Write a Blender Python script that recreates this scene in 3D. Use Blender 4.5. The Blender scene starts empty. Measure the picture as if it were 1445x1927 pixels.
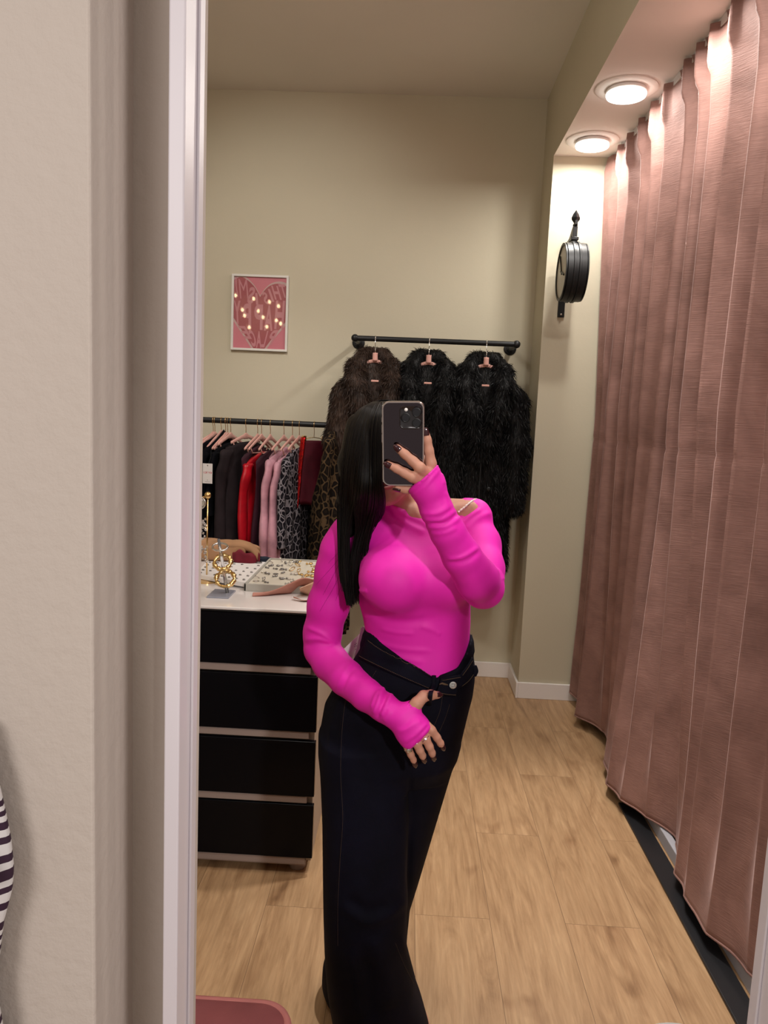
import bpy, bmesh, math, random
import numpy as np
from mathutils import Vector, Matrix
from mathutils.bvhtree import BVHTree

random.seed(7); RNG = np.random.default_rng(7)
SC = bpy.context.scene
COL = SC.collection

# ------------------------------------------------------------------ camera
F_PX, CX, CY, CAM_H = 1435.0, 722.5, 963.5, 1.55
def _n(v): return v / np.linalg.norm(v)
_Y = _n(np.array([50.5, -180.5, F_PX])); _N = np.array([-492., 11437., F_PX]); _N = _n(_N - _Y * np.dot(_N, _Y))
_Z = -_N; _X = np.cross(_Y, _Z)
MC = np.stack([_X, _Y, _Z])                      # camera (right, down, forward) -> world
ORG = np.array([0, 0, CAM_H])
def ray(px, py): return MC @ np.array([px - CX, py - CY, F_PX])
def at(px, py, y):                               # point of the place seen at a photo pixel, at depth y
    r = ray(px, py); return ORG + r * (y / r[1])
def atZ(px, py, z):
    r = ray(px, py); return ORG + r * ((z - CAM_H) / r[2])
def atX(px, py, x):
    r = ray(px, py); return ORG + r * (x / r[0])
def proj(P):
    c = (np.asarray(P) - ORG) @ MC
    return CX + F_PX * c[..., 0] / c[..., 2], CY + F_PX * c[..., 1] / c[..., 2]

cam_d = bpy.data.cameras.new('camera'); cam = bpy.data.objects.new('camera', cam_d); COL.objects.link(cam)
cam_d.sensor_fit = 'VERTICAL'; cam_d.sensor_height = 36.0; cam_d.lens = 36.0 * F_PX / 1927.0
cam_d.clip_start = 0.02
R = Matrix((MC[:, 0], -MC[:, 1], -MC[:, 2])).transposed()
cam.matrix_world = Matrix.Translation(ORG) @ R.to_4x4()
SC.camera = cam
SC.view_settings.view_transform = 'Standard'; SC.view_settings.look = 'None'
SC.view_settings.exposure = 0.12; SC.view_settings.gamma = 1.0; SC.view_settings.use_curve_mapping = False

# ------------------------------------------------------------------ light
world = bpy.data.worlds.new('world'); SC.world = world; world.use_nodes = True
world.node_tree.nodes['Background'].inputs[0].default_value = (1.0, 0.92, 0.84, 1)
world.node_tree.nodes['Background'].inputs[1].default_value = 0.36
def light(kind, name, loc, energy, color=(1, 0.93, 0.84), size=0.15, rot=(0, 0, 0), spread=None, blend=None, angle=None):
    d = bpy.data.lights.new(name, kind); d.energy = energy; d.color = color
    if kind == 'AREA':
        d.shape = 'DISK'; d.size = size
        if spread: d.spread = spread
    elif kind == 'SPOT':
        d.shadow_soft_size = size; d.spot_size = angle; d.spot_blend = blend or 0.5
    else: d.shadow_soft_size = size
    o = bpy.data.objects.new(name, d); COL.objects.link(o); o.location = loc; o.rotation_euler = rot
    return o
def aim(o, target):
    o.rotation_euler = (Vector(target) - o.location).to_track_quat('-Z', 'Y').to_euler()
SOFFIT_Z, CEIL_Z = 2.915, 3.32
DOWNLIGHTS = [(0.818, 3.93), (0.818, 3.34), (0.818, 2.72), (0.818, 2.1)]
for i, (x, y) in enumerate(DOWNLIGHTS + [(0.818, 1.45)]):
    light('AREA', 'downlight_lamp', (x, y, SOFFIT_Z - 0.036), (7.5, 6.5, 7.5, 7.5, 4)[i], (1, 0.95, 0.89), 0.08)
WARM = (1, 0.95, 0.90)
for loc, tgt, e, ang, bl in (((0.30, 0.95, 3.2), (0.35, 2.0, .5), 45, 58, .7), ((-0.9, 2.5, 3.2), (-0.7, 4.0, 0.9), 58, 62, .8), ((-0.9, 2.6, 3.22), (-0.75, 4.4, 2.1), 50, 75, .9), ((0.42, 2.65, 3.25), (.66, 2.15, 0), 165, 52, .7)):  # unseen spots, most added as fill for garments, back wall and floor
    s = light('SPOT', 'ceiling_fill_spot', loc, e, WARM, 0.05, angle=math.radians(ang), blend=bl); aim(s, tgt)
light('POINT', 'room_fill', (-.6, 1.3, 2.75), 18, WARM, .2)  # added fill without a fixture, lifts the ceiling and upper walls
s = light('AREA', 'wall_fill_light', (-.95, -1.3, 2.3), 19, (1, 0.94, 0.92), 1.0); aim(s, (-0.3, 0.6, .8))  # unseen fill added on the camera side for the pillar wall
s = light('SPOT', 'front_fill_spot', (.85, -1.3, 2.4), 185, WARM, .07, angle=math.radians(25), blend=.7); aim(s, (.03, 1.6, 1.10))  # unseen spot added to light the person frontally through the opening
s = light('AREA', 'wall_fill_light', (1.2, -0.4, 1.7), 11, (1, 0.93, 0.93), 0.4); aim(s, (-0.22, 0.65, 1.3))  # second added fill, brightens the inner side of the mirror frame

# ------------------------------------------------------------------ helpers
def T(o, label=None, cat=None, group=None, kind=None):
    if label: o['label'] = label
    if cat: o['category'] = cat
    if group: o['group'] = group
    if kind: o['kind'] = kind
    return o
def empty(name, loc=(0, 0, 0), label=None, cat=None, group=None, rotz=0):
    o = bpy.data.objects.new(name, None); o.location = loc; o.rotation_euler = (0, 0, rotz)
    o.empty_display_size = 0.05
    COL.objects.link(o); return T(o, label, cat, group)
def mobj(name, verts, faces, mat, parent=None, smooth=False, loc=(0, 0, 0)):
    me = bpy.data.meshes.new(name)
    me.from_pydata([tuple(map(float, v)) for v in verts], [], [tuple(map(int, f)) for f in faces]); me.update()
    if smooth: me.shade_smooth()
    o = bpy.data.objects.new(name, me); o.location = loc
    if mat: me.materials.append(mat)
    COL.objects.link(o)
    if parent: o.parent = parent
    return o
class MB:
    """collects solids; build() links them as one mesh object"""
    def __init__(s): s.v = []; s.f = []
    def add(s, v, f):
        b = len(s.v); s.v += [tuple(map(float, p)) for p in v]; s.f += [tuple(i + b for i in q) for q in f]; return s
    def box(s, x0, x1, y0, y1, z0, z1, bev=0.0):
        if bev <= 0:
            v = [(x0, y0, z0), (x1, y0, z0), (x1, y1, z0), (x0, y1, z0), (x0, y0, z1), (x1, y0, z1), (x1, y1, z1), (x0, y1, z1)]
            return s.add(v, [(3, 2, 1, 0), (4, 5, 6, 7), (0, 1, 5, 4), (1, 2, 6, 5), (2, 3, 7, 6), (3, 0, 4, 7)])
        bm = bmesh.new(); bmesh.ops.create_cube(bm, size=1)
        for q in bm.verts: q.co = Vector(((x0 + x1) / 2 + q.co.x * (x1 - x0), (y0 + y1) / 2 + q.co.y * (y1 - y0), (z0 + z1) / 2 + q.co.z * (z1 - z0)))
        bmesh.ops.bevel(bm, geom=bm.edges[:], offset=bev, segments=3, profile=0.5, affect='EDGES')
        return s.bm(bm)
    def bm(s, bm):
        bm.verts.index_update(); s.add([q.co[:] for q in bm.verts], [[q.index for q in p.verts] for p in bm.faces]); bm.free(); return s
    def tube(s, pts, r, n=10, cap=True, closed=False):
        pts = [np.array(p, float) for p in pts]; m = len(pts)
        rs = r if hasattr(r, '__len__') else [r] * m
        rings = []; up = None
        for i, p in enumerate(pts):
            a = pts[i - 1] if (i > 0 or closed) else p; b = pts[(i + 1) % m] if (i < m - 1 or closed) else p
            t = _n(b - a)
            if up is None:
                up = np.array([0, 0, 1.]) if abs(t[2]) < .9 else np.array([1., 0, 0])
            u = up - t * np.dot(up, t); u = _n(u) if np.linalg.norm(u) > 1e-6 else np.array([1., 0, 0]); up = u
            w = np.cross(t, u)
            rings.append([p + rs[i] * (math.cos(k * 2 * math.pi / n) * u + math.sin(k * 2 * math.pi / n) * w) for k in range(n)])
        return s.loft(rings, cap and not closed, closed)
    def loft(s, rings, cap=True, closed=False):
        n = len(rings[0]); v = [p for rg in rings for p in rg]; f = []
        m = len(rings)
        for i in range(m if closed else m - 1):
            j = (i + 1) % m
            for k in range(n):
                f.append((i * n + k, i * n + (k + 1) % n, j * n + (k + 1) % n, j * n + k))
        if cap: f += [tuple(range(n))[::-1], tuple((m - 1) * n + k for k in range(n))]
        return s.add(v, f)
    def ball(s, c, r, n=10, sc=(1, 1, 1)):
        bm = bmesh.new(); bmesh.ops.create_uvsphere(bm, u_segments=n, v_segments=max(5, n // 2 + 2), radius=r)
        for q in bm.verts: q.co = Vector((c[0] + q.co.x * sc[0], c[1] + q.co.y * sc[1], c[2] + q.co.z * sc[2]))
        return s.bm(bm)
    def lathe(s, prof, axis_o, axis, n=32, cap=True):
        a = _n(np.array(axis, float)); h = np.array([1., 0, 0]) if abs(a[0]) < .9 else np.array([0, 1., 0])
        u = _n(h - a * np.dot(a, h)); w = np.cross(a, u); o = np.array(axis_o, float)
        rings = [[o + a * t + r * (math.cos(k * 2 * math.pi / n) * u + math.sin(k * 2 * math.pi / n) * w) for k in range(n)] for r, t in prof]
        return s.loft(rings, cap)
    def grid(s, G):
        G = np.asarray(G); a, b = G.shape[:2]
        return s.add(G.reshape(-1, 3), [(i * b + j, i * b + j + 1, (i + 1) * b + j + 1, (i + 1) * b + j) for i in range(a - 1) for j in range(b - 1)])
    def build(s, name, mat, parent=None, smooth=False, loc=(0, 0, 0), angle=None):
        o = mobj(name, s.v, s.f, mat, parent, smooth, loc)
        if smooth and angle:
            bm = bmesh.new(); bm.from_mesh(o.data); ca = math.radians(angle)
            for e in bm.edges:
                if len(e.link_faces) == 2 and e.calc_face_angle(0) > ca: e.smooth = False
            bm.to_mesh(o.data); bm.free()
        return o
def spline(pts, n):
    """Catmull-Rom resample of points to n samples"""
    P = np.array(pts, float); m = len(P)
    t = np.linspace(0, m - 1, n); i = np.clip(t.astype(int), 0, m - 2); u = (t - i)[:, None]
    g = lambda k: P[np.clip(k, 0, m - 1)]
    a, b, c, d = g(i - 1), g(i), g(i + 1), g(i + 2)
    return 0.5 * ((2 * b) + (c - a) * u + (2 * a - 5 * b + 4 * c - d) * u ** 2 + (3 * b - a - 3 * c + d) * u ** 3)

# ------------------------------------------------------------------ materials
def mat(name, color=(.5, .5, .5), rough=.6, metal=0., spec=.5, sheen=0., sheen_tint=None, emit=None, estr=0, trans=0., coat=0., ior=1.45, alpha=1):
    m = bpy.data.materials.new(name); m.use_nodes = True; b = m.node_tree.nodes['Principled BSDF']
    b.inputs['Base Color'].default_value = (*color, 1); b.inputs['Roughness'].default_value = rough
    b.inputs['Metallic'].default_value = metal; b.inputs['Specular IOR Level'].default_value = spec
    b.inputs['Sheen Weight'].default_value = sheen; b.inputs['Coat Weight'].default_value = coat
    b.inputs['Sheen Roughness'].default_value = .35
    if sheen_tint: b.inputs['Sheen Tint'].default_value = (*sheen_tint, 1)
    b.inputs['Transmission Weight'].default_value = trans; b.inputs['IOR'].default_value = ior
    if emit: b.inputs['Emission Color'].default_value = (*emit, 1); b.inputs['Emission Strength'].default_value = estr
    return m
class NT:
    def __init__(s, m): s.m = m; s.t = m.node_tree; s.b = s.t.nodes['Principled BSDF']
    def n(s, typ, **kw):
        o = s.t.nodes.new(typ)
        for k, v in kw.items():
            if k.startswith('i_'): o.inputs[k[2:].replace('_', ' ')].default_value = v
            else: setattr(o, k, v)
        return o
    def l(s, a, b): s.t.links.new(a, b)
    def coord(s, scale=(1, 1, 1), loc=(0, 0, 0), rot=(0, 0, 0), kind='Object'):
        c = s.n('ShaderNodeTexCoord'); mp = s.n('ShaderNodeMapping')
        mp.inputs['Scale'].default_value = scale; mp.inputs['Location'].default_value = loc; mp.inputs['Rotation'].default_value = rot
        s.l(c.outputs[kind], mp.inputs[0]); return mp.outputs[0]
    def noise(s, vec, scale, detail=3, rough=.5, dist=0):
        o = s.n('ShaderNodeTexNoise'); o.inputs['Scale'].default_value = scale; o.inputs['Detail'].default_value = detail
        o.inputs['Roughness'].default_value = rough; o.inputs['Distortion'].default_value = dist; s.l(vec, o.inputs['Vector']); return o.outputs[0]
    def ramp(s, fac, stops, interp='LINEAR'):
        o = s.n('ShaderNodeValToRGB'); e = o.color_ramp; e.interpolation = interp
        while len(e.elements) < len(stops): e.elements.new(0.5)
        for q, (p, c) in zip(e.elements, stops): q.position = p; q.color = (*c, 1) if len(c) == 3 else c
        s.l(fac, o.inputs[0]); return o.outputs[0]
    def mix(s, fac, a, b, mode='MIX'):
        o = s.n('ShaderNodeMix', data_type='RGBA', blend_type=mode)
        for k, v in ((0, fac), (6, a), (7, b)):
            if hasattr(v, 'is_linked'): s.l(v, o.inputs[k])
            else: o.inputs[k].default_value = v if k == 0 else (*v, 1)
        return o.outputs[2]
    def bump(s, h, strength=.3, dist=.01):
        o = s.n('ShaderNodeBump'); o.inputs['Strength'].default_value = strength; o.inputs['Distance'].default_value = dist
        s.l(h, o.inputs['Height']); s.l(o.outputs[0], s.b.inputs['Normal'])
    def color(s, c): s.l(c, s.b.inputs['Base Color'])
def fabric(name, color, var=.25, scale=60, rough=.85, sheen=.3, bump=.25, **kw):
    m = mat(name, color, rough, sheen=sheen, sheen_tint=tuple(min(1, c * 1.6 + .08) for c in color), **kw); t = NT(m)
    v = t.coord(); n1 = t.noise(v, 14, 3); n2 = t.noise(v, scale * 8, 2)
    lo = tuple(c * (1 - var) for c in color); hi = tuple(min(1, c * (1 + var)) for c in color)
    t.color(t.ramp(n1, [(.3, lo), (.7, hi)])); t.bump(n2, bump, .001); return m
def wallpaint(name, color, bump=.15):
    m = mat(name, color, .85, spec=.25); t = NT(m); v = t.coord()
    n1 = t.noise(v, 1.2, 3); n2 = t.noise(v, 55, 4, .6); n3 = t.noise(v, 9, 2)
    t.color(t.ramp(n1, [(.3, tuple(c * .96 for c in color)), (.7, tuple(min(1, c * 1.03) for c in color))]))
    t.bump(t.mix(.35, n2, n3), bump, .005); return m
M = {}
M['wall'] = wallpaint('wall_paint', (.56, .515, .395))
M['ceiling'] = wallpaint('ceiling_paint', (.74, .71, .64), .06)
M['soffit'] = wallpaint('soffit_paint', (.86, .81, .77), .06)
M['plaster'] = wallpaint('rough_plaster', (.56, .49, .43), .55)
M['white_trim'] = mat('white_trim', (.80, .76, .74), .4)
M['mirror_frame'] = mat('mirror_frame_white', (.68, .63, .66), .35)
M['black_metal'] = mat('black_metal', (.012, .013, .014), .45, .3)
M['black_glass'] = mat('black_glass', (.0035, .0035, .005), .2, spec=.12)
M['taupe'] = mat('taupe_laminate', (.29, .23, .21), .5)
M['beige_side'] = mat('beige_laminate', (.42, .34, .27), .5)
M['white_glass'] = mat('white_glass', (.76, .72, .71), .12, coat=.3)
M['gold'] = mat('gold_metal', (.80, .56, .25), .22, 1.)
M['silver'] = mat('silver_metal', (.72, .70, .68), .2, 1.)
M['dark_silver'] = mat('dark_silver', (.28, .27, .27), .3, 1.)
M['crystal'] = mat('crystal', (.95, .95, .95), .03, trans=.85, ior=1.6)
M['acrylic'] = mat('clear_acrylic', (.93, .95, 1.), .04, trans=.92, ior=1.45)
M['pink_velvet_hanger'] = fabric('hanger_velvet', (.60, .33, .28), .1, sheen=.5)
M['paper'] = mat('white_paper', (.75, .72, .71), .7)
M['lamp'] = mat('lamp_diffuser', (.9, .9, .9), .5, emit=(1, .96, .88), estr=7)
M['skin'] = mat('skin', (.50, .25, .175), .5, spec=.35)
_t = NT(M['skin']); _t.b.inputs['Subsurface Weight'].default_value = .18; _t.b.inputs['Subsurface Radius'].default_value = (.012, .005, .003)
_v = _t.coord(); _t.color(_t.ramp(_t.noise(_v, 30, 3), [(.3, (.46, .22, .155)), (.7, (.52, .265, .19))]))
M['pink_top'] = fabric('magenta_jersey', (.74, .012, .41), .05, 90, .62, .28, .12)
M['denim'] = fabric('dark_denim', (.0025, .0025, .0080), .35, 120, .8, .015, .35, spec=.15)
M['stitch'] = mat('tan_thread', (.09, .055, .03), .8)
M['hair'] = mat('black_hair', (.004, .003, .0032), .42, spec=.3)
M['nail'] = mat('dark_nail_polish', (.03, .004, .008), .1, coat=.6)
M['lip'] = mat('lip', (.45, .12, .11), .4)
M['eye'] = mat('eye_white', (.7, .68, .66), .15)
M['iris'] = mat('iris_dark', (.03, .015, .01), .1)
M['phone_back'] = mat('phone_mirror_back', (.075, .058, .066), .05, 1.)
M['phone_frame'] = mat('phone_case_rim', (.50, .42, .40), .18, .9)
M['lens'] = mat('lens_glass', (.006, .005, .008), .05, coat=.5)
M['phone_screen'] = mat('phone_screen', (.02, .02, .03), .05)
M['flash'] = mat('flash', (.85, .82, .8), .3)

def floor_mat():
    m = mat('oak_laminate', (.4, .26, .14), .42, spec=.4); t = NT(m)
    v = t.coord((1, 1, 1), (-2.72 + 8, -.32 + 8 * .235, 0), (0, 0, 0))
    sx = t.n('ShaderNodeSeparateXYZ'); cmb = t.n('ShaderNodeCombineXYZ')
    c = t.n('ShaderNodeTexCoord'); t.l(c.outputs['Object'], sx.inputs[0])
    a = t.n('ShaderNodeMath', operation='ADD'); a.inputs[1].default_value = -2.72 + 8; t.l(sx.outputs[1], a.inputs[0])
    b = t.n('ShaderNodeMath', operation='ADD'); b.inputs[1].default_value = -.555 + 8 * .235; t.l(sx.outputs[0], b.inputs[0])
    t.l(a.outputs[0], cmb.inputs[0]); t.l(b.outputs[0], cmb.inputs[1])
    br = t.n('ShaderNodeTexBrick', offset=.5, offset_frequency=2, squash=1)
    for k, vv in (('Scale', 1), ('Mortar Size', .0008), ('Mortar Smooth', .2), ('Brick Width', 1.0), ('Row Height', .235), ('Bias', 0)): br.inputs[k].default_value = vv
    br.inputs['Color1'].default_value = (0, 0, 0, 1); br.inputs['Color2'].default_value = (1, 1, 1, 1); br.inputs['Mortar'].default_value = (.5, .5, .5, 1)
    t.l(cmb.outputs[0], br.inputs['Vector'])
    # per-plank offset of the grain
    off = t.n('ShaderNodeVectorMath', operation='MULTIPLY_ADD'); off.inputs[1].default_value = (3.1, 7.7, 0)
    t.l(br.outputs['Color'], off.inputs[0]); t.l(cmb.outputs[0], off.inputs[2])
    mp = t.n('ShaderNodeMapping'); mp.inputs['Scale'].default_value = (.8, 6, 1); t.l(off.outputs[0], mp.inputs[0])
    g1 = t.noise(mp.outputs[0], 2.0, 7, .62, 2.6); mp2 = t.n('ShaderNodeMapping'); mp2.inputs['Scale'].default_value = (4, 70, 1); t.l(off.outputs[0], mp2.inputs[0])
    g2 = t.noise(mp2.outputs[0], 2, 4, .65)
    mp3 = t.n('ShaderNodeMapping'); mp3.inputs['Scale'].default_value = (3.0, 7, 1); t.l(off.outputs[0], mp3.inputs[0])
    kn = t.noise(mp3.outputs[0], 1.1, 2, .5, .4)
    wv = t.n('ShaderNodeTexWave', wave_type='RINGS', rings_direction='Z'); wv.inputs['Scale'].default_value = .9; wv.inputs['Distortion'].default_value = 7; wv.inputs['Detail'].default_value = 3; wv.inputs['Detail Scale'].default_value = 1.2
    mp4 = t.n('ShaderNodeMapping'); mp4.inputs['Scale'].default_value = (1.0, 7, 1); t.l(off.outputs[0], mp4.inputs[0]); t.l(mp4.outputs[0], wv.inputs['Vector'])
    base = t.ramp(g1, [(.25, (.28, .165, .085)), (.47, (.42, .264, .142)), (.75, (.52, .345, .195))])
    fine = t.ramp(g2, [(.3, (.84, .82, .80)), (.7, (1.07, 1.07, 1.07))])
    c1 = t.mix(1., base, fine, 'MULTIPLY')
    knot = t.ramp(kn, [(.27, (.45, .38, .34)), (.30, (.70, .64, .60)), (.40, (1, 1, 1))]); c1 = t.mix(.85, c1, knot, 'MULTIPLY'); c1 = t.mix(.22, c1, t.ramp(wv.outputs['Fac'], [(.15, (.74, .70, .66)), (.5, (1.06, 1.05, 1.04))]), 'MULTIPLY')
    tint = t.ramp(br.outputs['Color'], [(0, (.93, .92, .90)), (1, (1.06, 1.05, 1.04))]); c1 = t.mix(1., c1, tint, 'MULTIPLY')
    c1 = t.mix(br.outputs['Fac'], c1, (.17, .10, .055)); t.color(c1)
    t.bump(g2, .12, .002); return m
M['floor'] = floor_mat()

def leopard(name, bg, spot, scale, line=.12):
    m = mat(name, bg, .9, spec=.1); t = NT(m); v = t.coord((1, 1, .75))
    n = t.n('ShaderNodeTexNoise'); n.inputs['Scale'].default_value = 14; t.l(v, n.inputs['Vector'])
    mx = t.n('ShaderNodeVectorMath', operation='MULTIPLY_ADD'); mx.inputs[1].default_value = (.035, .035, .035)
    t.l(n.outputs['Color'], mx.inputs[0]); t.l(v, mx.inputs[2])
    vo = t.n('ShaderNodeTexVoronoi', feature='DISTANCE_TO_EDGE'); vo.inputs['Scale'].default_value = scale; t.l(mx.outputs[0], vo.inputs['Vector'])
    v2 = t.n('ShaderNodeTexVoronoi', feature='F1'); v2.inputs['Scale'].default_value = scale; t.l(mx.outputs[0], v2.inputs['Vector'])
    a = t.ramp(vo.outputs['Distance'], [(line * .5, bg), (line, spot), (line * 2.6, spot), (line * 3.3, tuple(c * .10 + s * .9 for c, s in zip(bg, spot)))])
    t.color(a); return m
M['leopard_grey'] = leopard('grey_leopard_print', (.22, .20, .22), (.007, .006, .009), 36, .095)
M['leopard_tan'] = leopard('tan_leopard_print', (.085, .054, .028), (.008, .006, .005), 30, .10)
def sequin(name, color):
    m = mat(name, color, .25, .6); t = NT(m); v = t.coord()
    vo = t.n('ShaderNodeTexVoronoi'); vo.inputs['Scale'].default_value = 160; t.l(v, vo.inputs['Vector'])
    t.color(t.mix(.75, color, vo.outputs['Color'], 'MULTIPLY')); t.bump(vo.outputs['Color'], .9, .01); return m
M['sequin'] = sequin('red_sequins', (.75, .02, .02))
def zebra():
    m = mat('zebra_print', (.7, .68, .66), .8); t = NT(m); v = t.coord((6, 6, 46), (0, 0, 0), (0, .35, 0))
    w = t.n('ShaderNodeTexWave', wave_type='BANDS', bands_direction='Z'); w.inputs['Scale'].default_value = .55; w.inputs['Distortion'].default_value = 9; w.inputs['Detail'].default_value = 1
    t.l(v, w.inputs['Vector']); t.color(t.ramp(w.outputs['Fac'], [(.48, (.035, .012, .03)), (.54, (.68, .65, .64))])); return m
M['zebra'] = zebra()
def curtain_mat():
    c = (.30, .15, .13)
    m = mat('dusty_pink_velvet', c, .72, spec=.3, sheen=.40, sheen_tint=(1, .75, .72)); t = NT(m)
    m.node_tree.nodes['Principled BSDF'].inputs['Sheen Roughness'].default_value = .3
    v = t.coord((1, 1, 1)); n1 = t.noise(v, 5, 4, .6, .6); v2 = t.coord((1, 6, 60)); n2 = t.noise(v2, 5, 3, .6)
    col = t.ramp(n1, [(.3, (.205, .110, .092)), (.7, (.335, .188, .160))]); t.color(t.mix(.35, col, t.ramp(n2, [(.3, (.6, .6, .6)), (.7, (1, 1, 1))]), 'MULTIPLY'))
    t.bump(n2, .3, .004); return m
M['curtain'] = curtain_mat()
M['pouf'] = fabric('pink_velvet', (.30, .085, .092), .12, 60, .75, .45)
M['linen_grey'] = fabric('grey_linen', (.40, .385, .345), .08, 80, .9, .1)
M['tray_liner'] = fabric('cream_suede', (.62, .575, .49), .05, 80, .9, .2)
M['suede_pink'] = fabric('dusty_pink_suede', (.50, .235, .185), .1, 60, .8, .4)
M['suede_tan'] = fabric('tan_suede', (.60, .36, .25), .1, 60, .8, .4)

# ------------------------------------------------------------------ the room
YB, YW, XW = 4.50, 4.17, 0.675
def struct(name, mb, m, **kw):
    o = mb.build(name, m, **kw); o['kind'] = 'structure'; return o
struct('floor', MB().box(-2.1, 2.3, -1.6, 4.7, -.08, 0), M['floor'])
struct('ceiling', MB().box(-2.1, 2.3, .62, 4.7, CEIL_Z, CEIL_Z + .08), M['ceiling'])
struct('wall_back', MB().box(-2.0, XW + .02, YB, YB + .1, 0, CEIL_Z), M['wall'])
# wing wall that carries the clock, running on behind the curtain
struct('wall_niche', MB().box(XW, 2.2, YW, YB + .1, 0, CEIL_Z), M['wall'])
b = MB().box(XW, 2.2, .8, YW, SOFFIT_Z, CEIL_Z)
o = struct('ceiling_bulkhead', b, M['wall'])
o.data.materials.append(M['soffit'])
for p in o.data.polygons:
    if p.normal.z < -.9: p.material_index = 1
struct('wall_left', MB().box(-2.1, -2.0, .62, YB + .1, 0, CEIL_Z), M['wall'])
struct('wall_right', MB().box(2.2, 2.3, .62, YB + .1, 0, CEIL_Z), M['wall'])
# wall with the mirror: pillar, recess, and the rest around the opening
struct('wall_pillar', MB().box(-1.9, -.252, .60, .76, 0, CEIL_Z, .003), M['plaster'])
struct('wall_front', MB().box(-.26, -.2070, .69, .76, 0, CEIL_Z).box(.40, 2.2, .69, .76, 0, CEIL_Z).box(-.2, .4, .69, .76, 2.1, CEIL_Z), M['plaster'])
for nm, bx in (('baseboard_back', (-2.0, XW, YB - .014, YB, 0, .092)), ('baseboard_wing', (XW - .014, XW, YW - .014, YB - .014, 0, .092)), ('baseboard_niche', (XW, 2.2, YW - .014, YW, 0, .092)), ('baseboard_left', (-2.0, -1.986, .76, YB - .014, 0, .092))):
    struct(nm, MB().box(*bx, .003), M['white_trim'])
# fitting-room partition behind the curtain
M['grey_panel'] = mat('grey_partition', (.42, .42, .46), .5); M['dark_strip'] = mat('threshold_and_shade', (.012, .012, .014), .4)
struct('trim_1', MB().box(.927, 1.0, .9, 3.0, 0, .010, .003), M['dark_strip'])  # threshold, widened and run on to paint in the shade under the curtain
struct('wall_partition', MB().box(1.10, 1.12, .9, 2.62, 0, 2.3).box(1.10, 1.12, 3.30, 3.62, 0, 2.3).box(1.12, 2.2, 2.60, 2.62, 0, 2.3), M['grey_panel'])
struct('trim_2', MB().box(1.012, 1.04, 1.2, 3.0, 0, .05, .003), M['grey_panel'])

# ------------------------------------------------------------------ mirror frame
XL, XR, YM = -.207, .352, .68
root = empty('wall_mirror', (XL, YM, 0), 'tall wall mirror with a white frame set against the beige plaster wall', 'mirror')
def stile(x0, x1, x2, sgn):
    # front face, lip, thin inner bead
    b = MB().box(min(x0, x1), max(x0, x1), YM - .045, YM + .003, .06, 2.14, .0015)
    b.box(min(x1, x2), max(x1, x2), YM - .012, YM + .003, .06, 2.14, .001); return b
def rel(mb):
    mb.v = [(x - XL, y - YM, z) for x, y, z in mb.v]; return mb
rel(stile(-.2040, -.1905, -.1880, 1)).build('frame_side', M['mirror_frame'], root)
M['mirror_frame_beige'] = mat('mirror_frame_beige', (.62, .55, .47), .4)
rel(stile(.3745, .3545, .3520, 1)).build('frame_side', M['mirror_frame'], root)
rel(MB().box(-.2040, .3745, YM - .045, YM + .03, 2.14, 2.17, .0015)).build('frame_top', M['mirror_frame'], root)
rel(MB().box(-.2040, .3745, YM - .045, YM + .03, 0.0, .06, .0015)).build('frame_bottom', M['mirror_frame'], root)

# zebra-print garment hanging on the pillar, at the left edge
def zebra_garment():
    r = empty('zebra_print_garment', (-.36, .580, 1.0), 'black and white zebra print garment hanging on the plaster wall at the left edge', 'garment')
    zs = [1.29, 1.25, 1.215, 1.19, 1.165, 1.145, 1.115, 1.07, 1.04, 1.01, .97, .93, .88]
    xs = [v - .0045 for v in [-.330, -.320, -.313, -.3085, -.3065, -.3080, -.316, -.322, -.322, -.318, -.314, -.314, -.33]]
    rings = []
    for z, x in zip(np.interp(np.linspace(0, 1, 60), np.linspace(0, 1, 13), zs), np.interp(np.linspace(0, 1, 60), np.linspace(0, 1, 13), xs)):
        w = x + .43; c = (x - .43) / 2
        rings.append([(c + w / 2 * math.cos(a) + .36, -.002 + .016 * math.sin(a) * (1 + .3 * math.sin(5 * a)), z - 1.0) for a in np.linspace(0, 2 * math.pi, 28, endpoint=False)])
    MB().loft(rings).build('sleeve', M['zebra'], r, True)
    M['plum'] = fabric('plum_fabric', (.03, .008, .022))
    MB().loft([[(-.36 + .36 + .0, -.026, .2)] * 1 + [(.035, -.026, .19), (.0445, -.021, .162), (.02, -.026, .158)], [(0, -.02, .2), (.035, -.02, .19), (.0445, -.019, .162), (.02, -.02, .158)]]).build('dark_panel', M['plum'], r)
zebra_garment()

# ------------------------------------------------------------------ downlights
for (x, y), lab in zip(DOWNLIGHTS[:2], ('round white downlight nearest the black clock, lit under the soffit', 'round white downlight second from the clock wall, lit beside the curtain top')):
    r = empty('downlight', (x, y, SOFFIT_Z), lab, 'ceiling light', 'downlights in the soffit')
    MB().lathe([(.125, 0), (.125, -.004), (.118, -.006), (.080, -.006)], (0, 0, 0), (0, 0, 1), 48).build('trim_ring', M['soffit'], r, True, angle=30)
    MB().lathe([(.072, -.004), (.080, -.008), (.082, -.019), (.079, -.022)], (0, 0, 0), (0, 0, 1), 48, True).build('housing', M['white_trim'], r, True, angle=40)
    MB().lathe([(.079, -.022), (.0805, -.026), (.078, -.033), (.0, -.0345)], (0, 0, 0), (0, 0, 1), 48, False).build('diffuser', M['lamp'], r, True)

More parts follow.
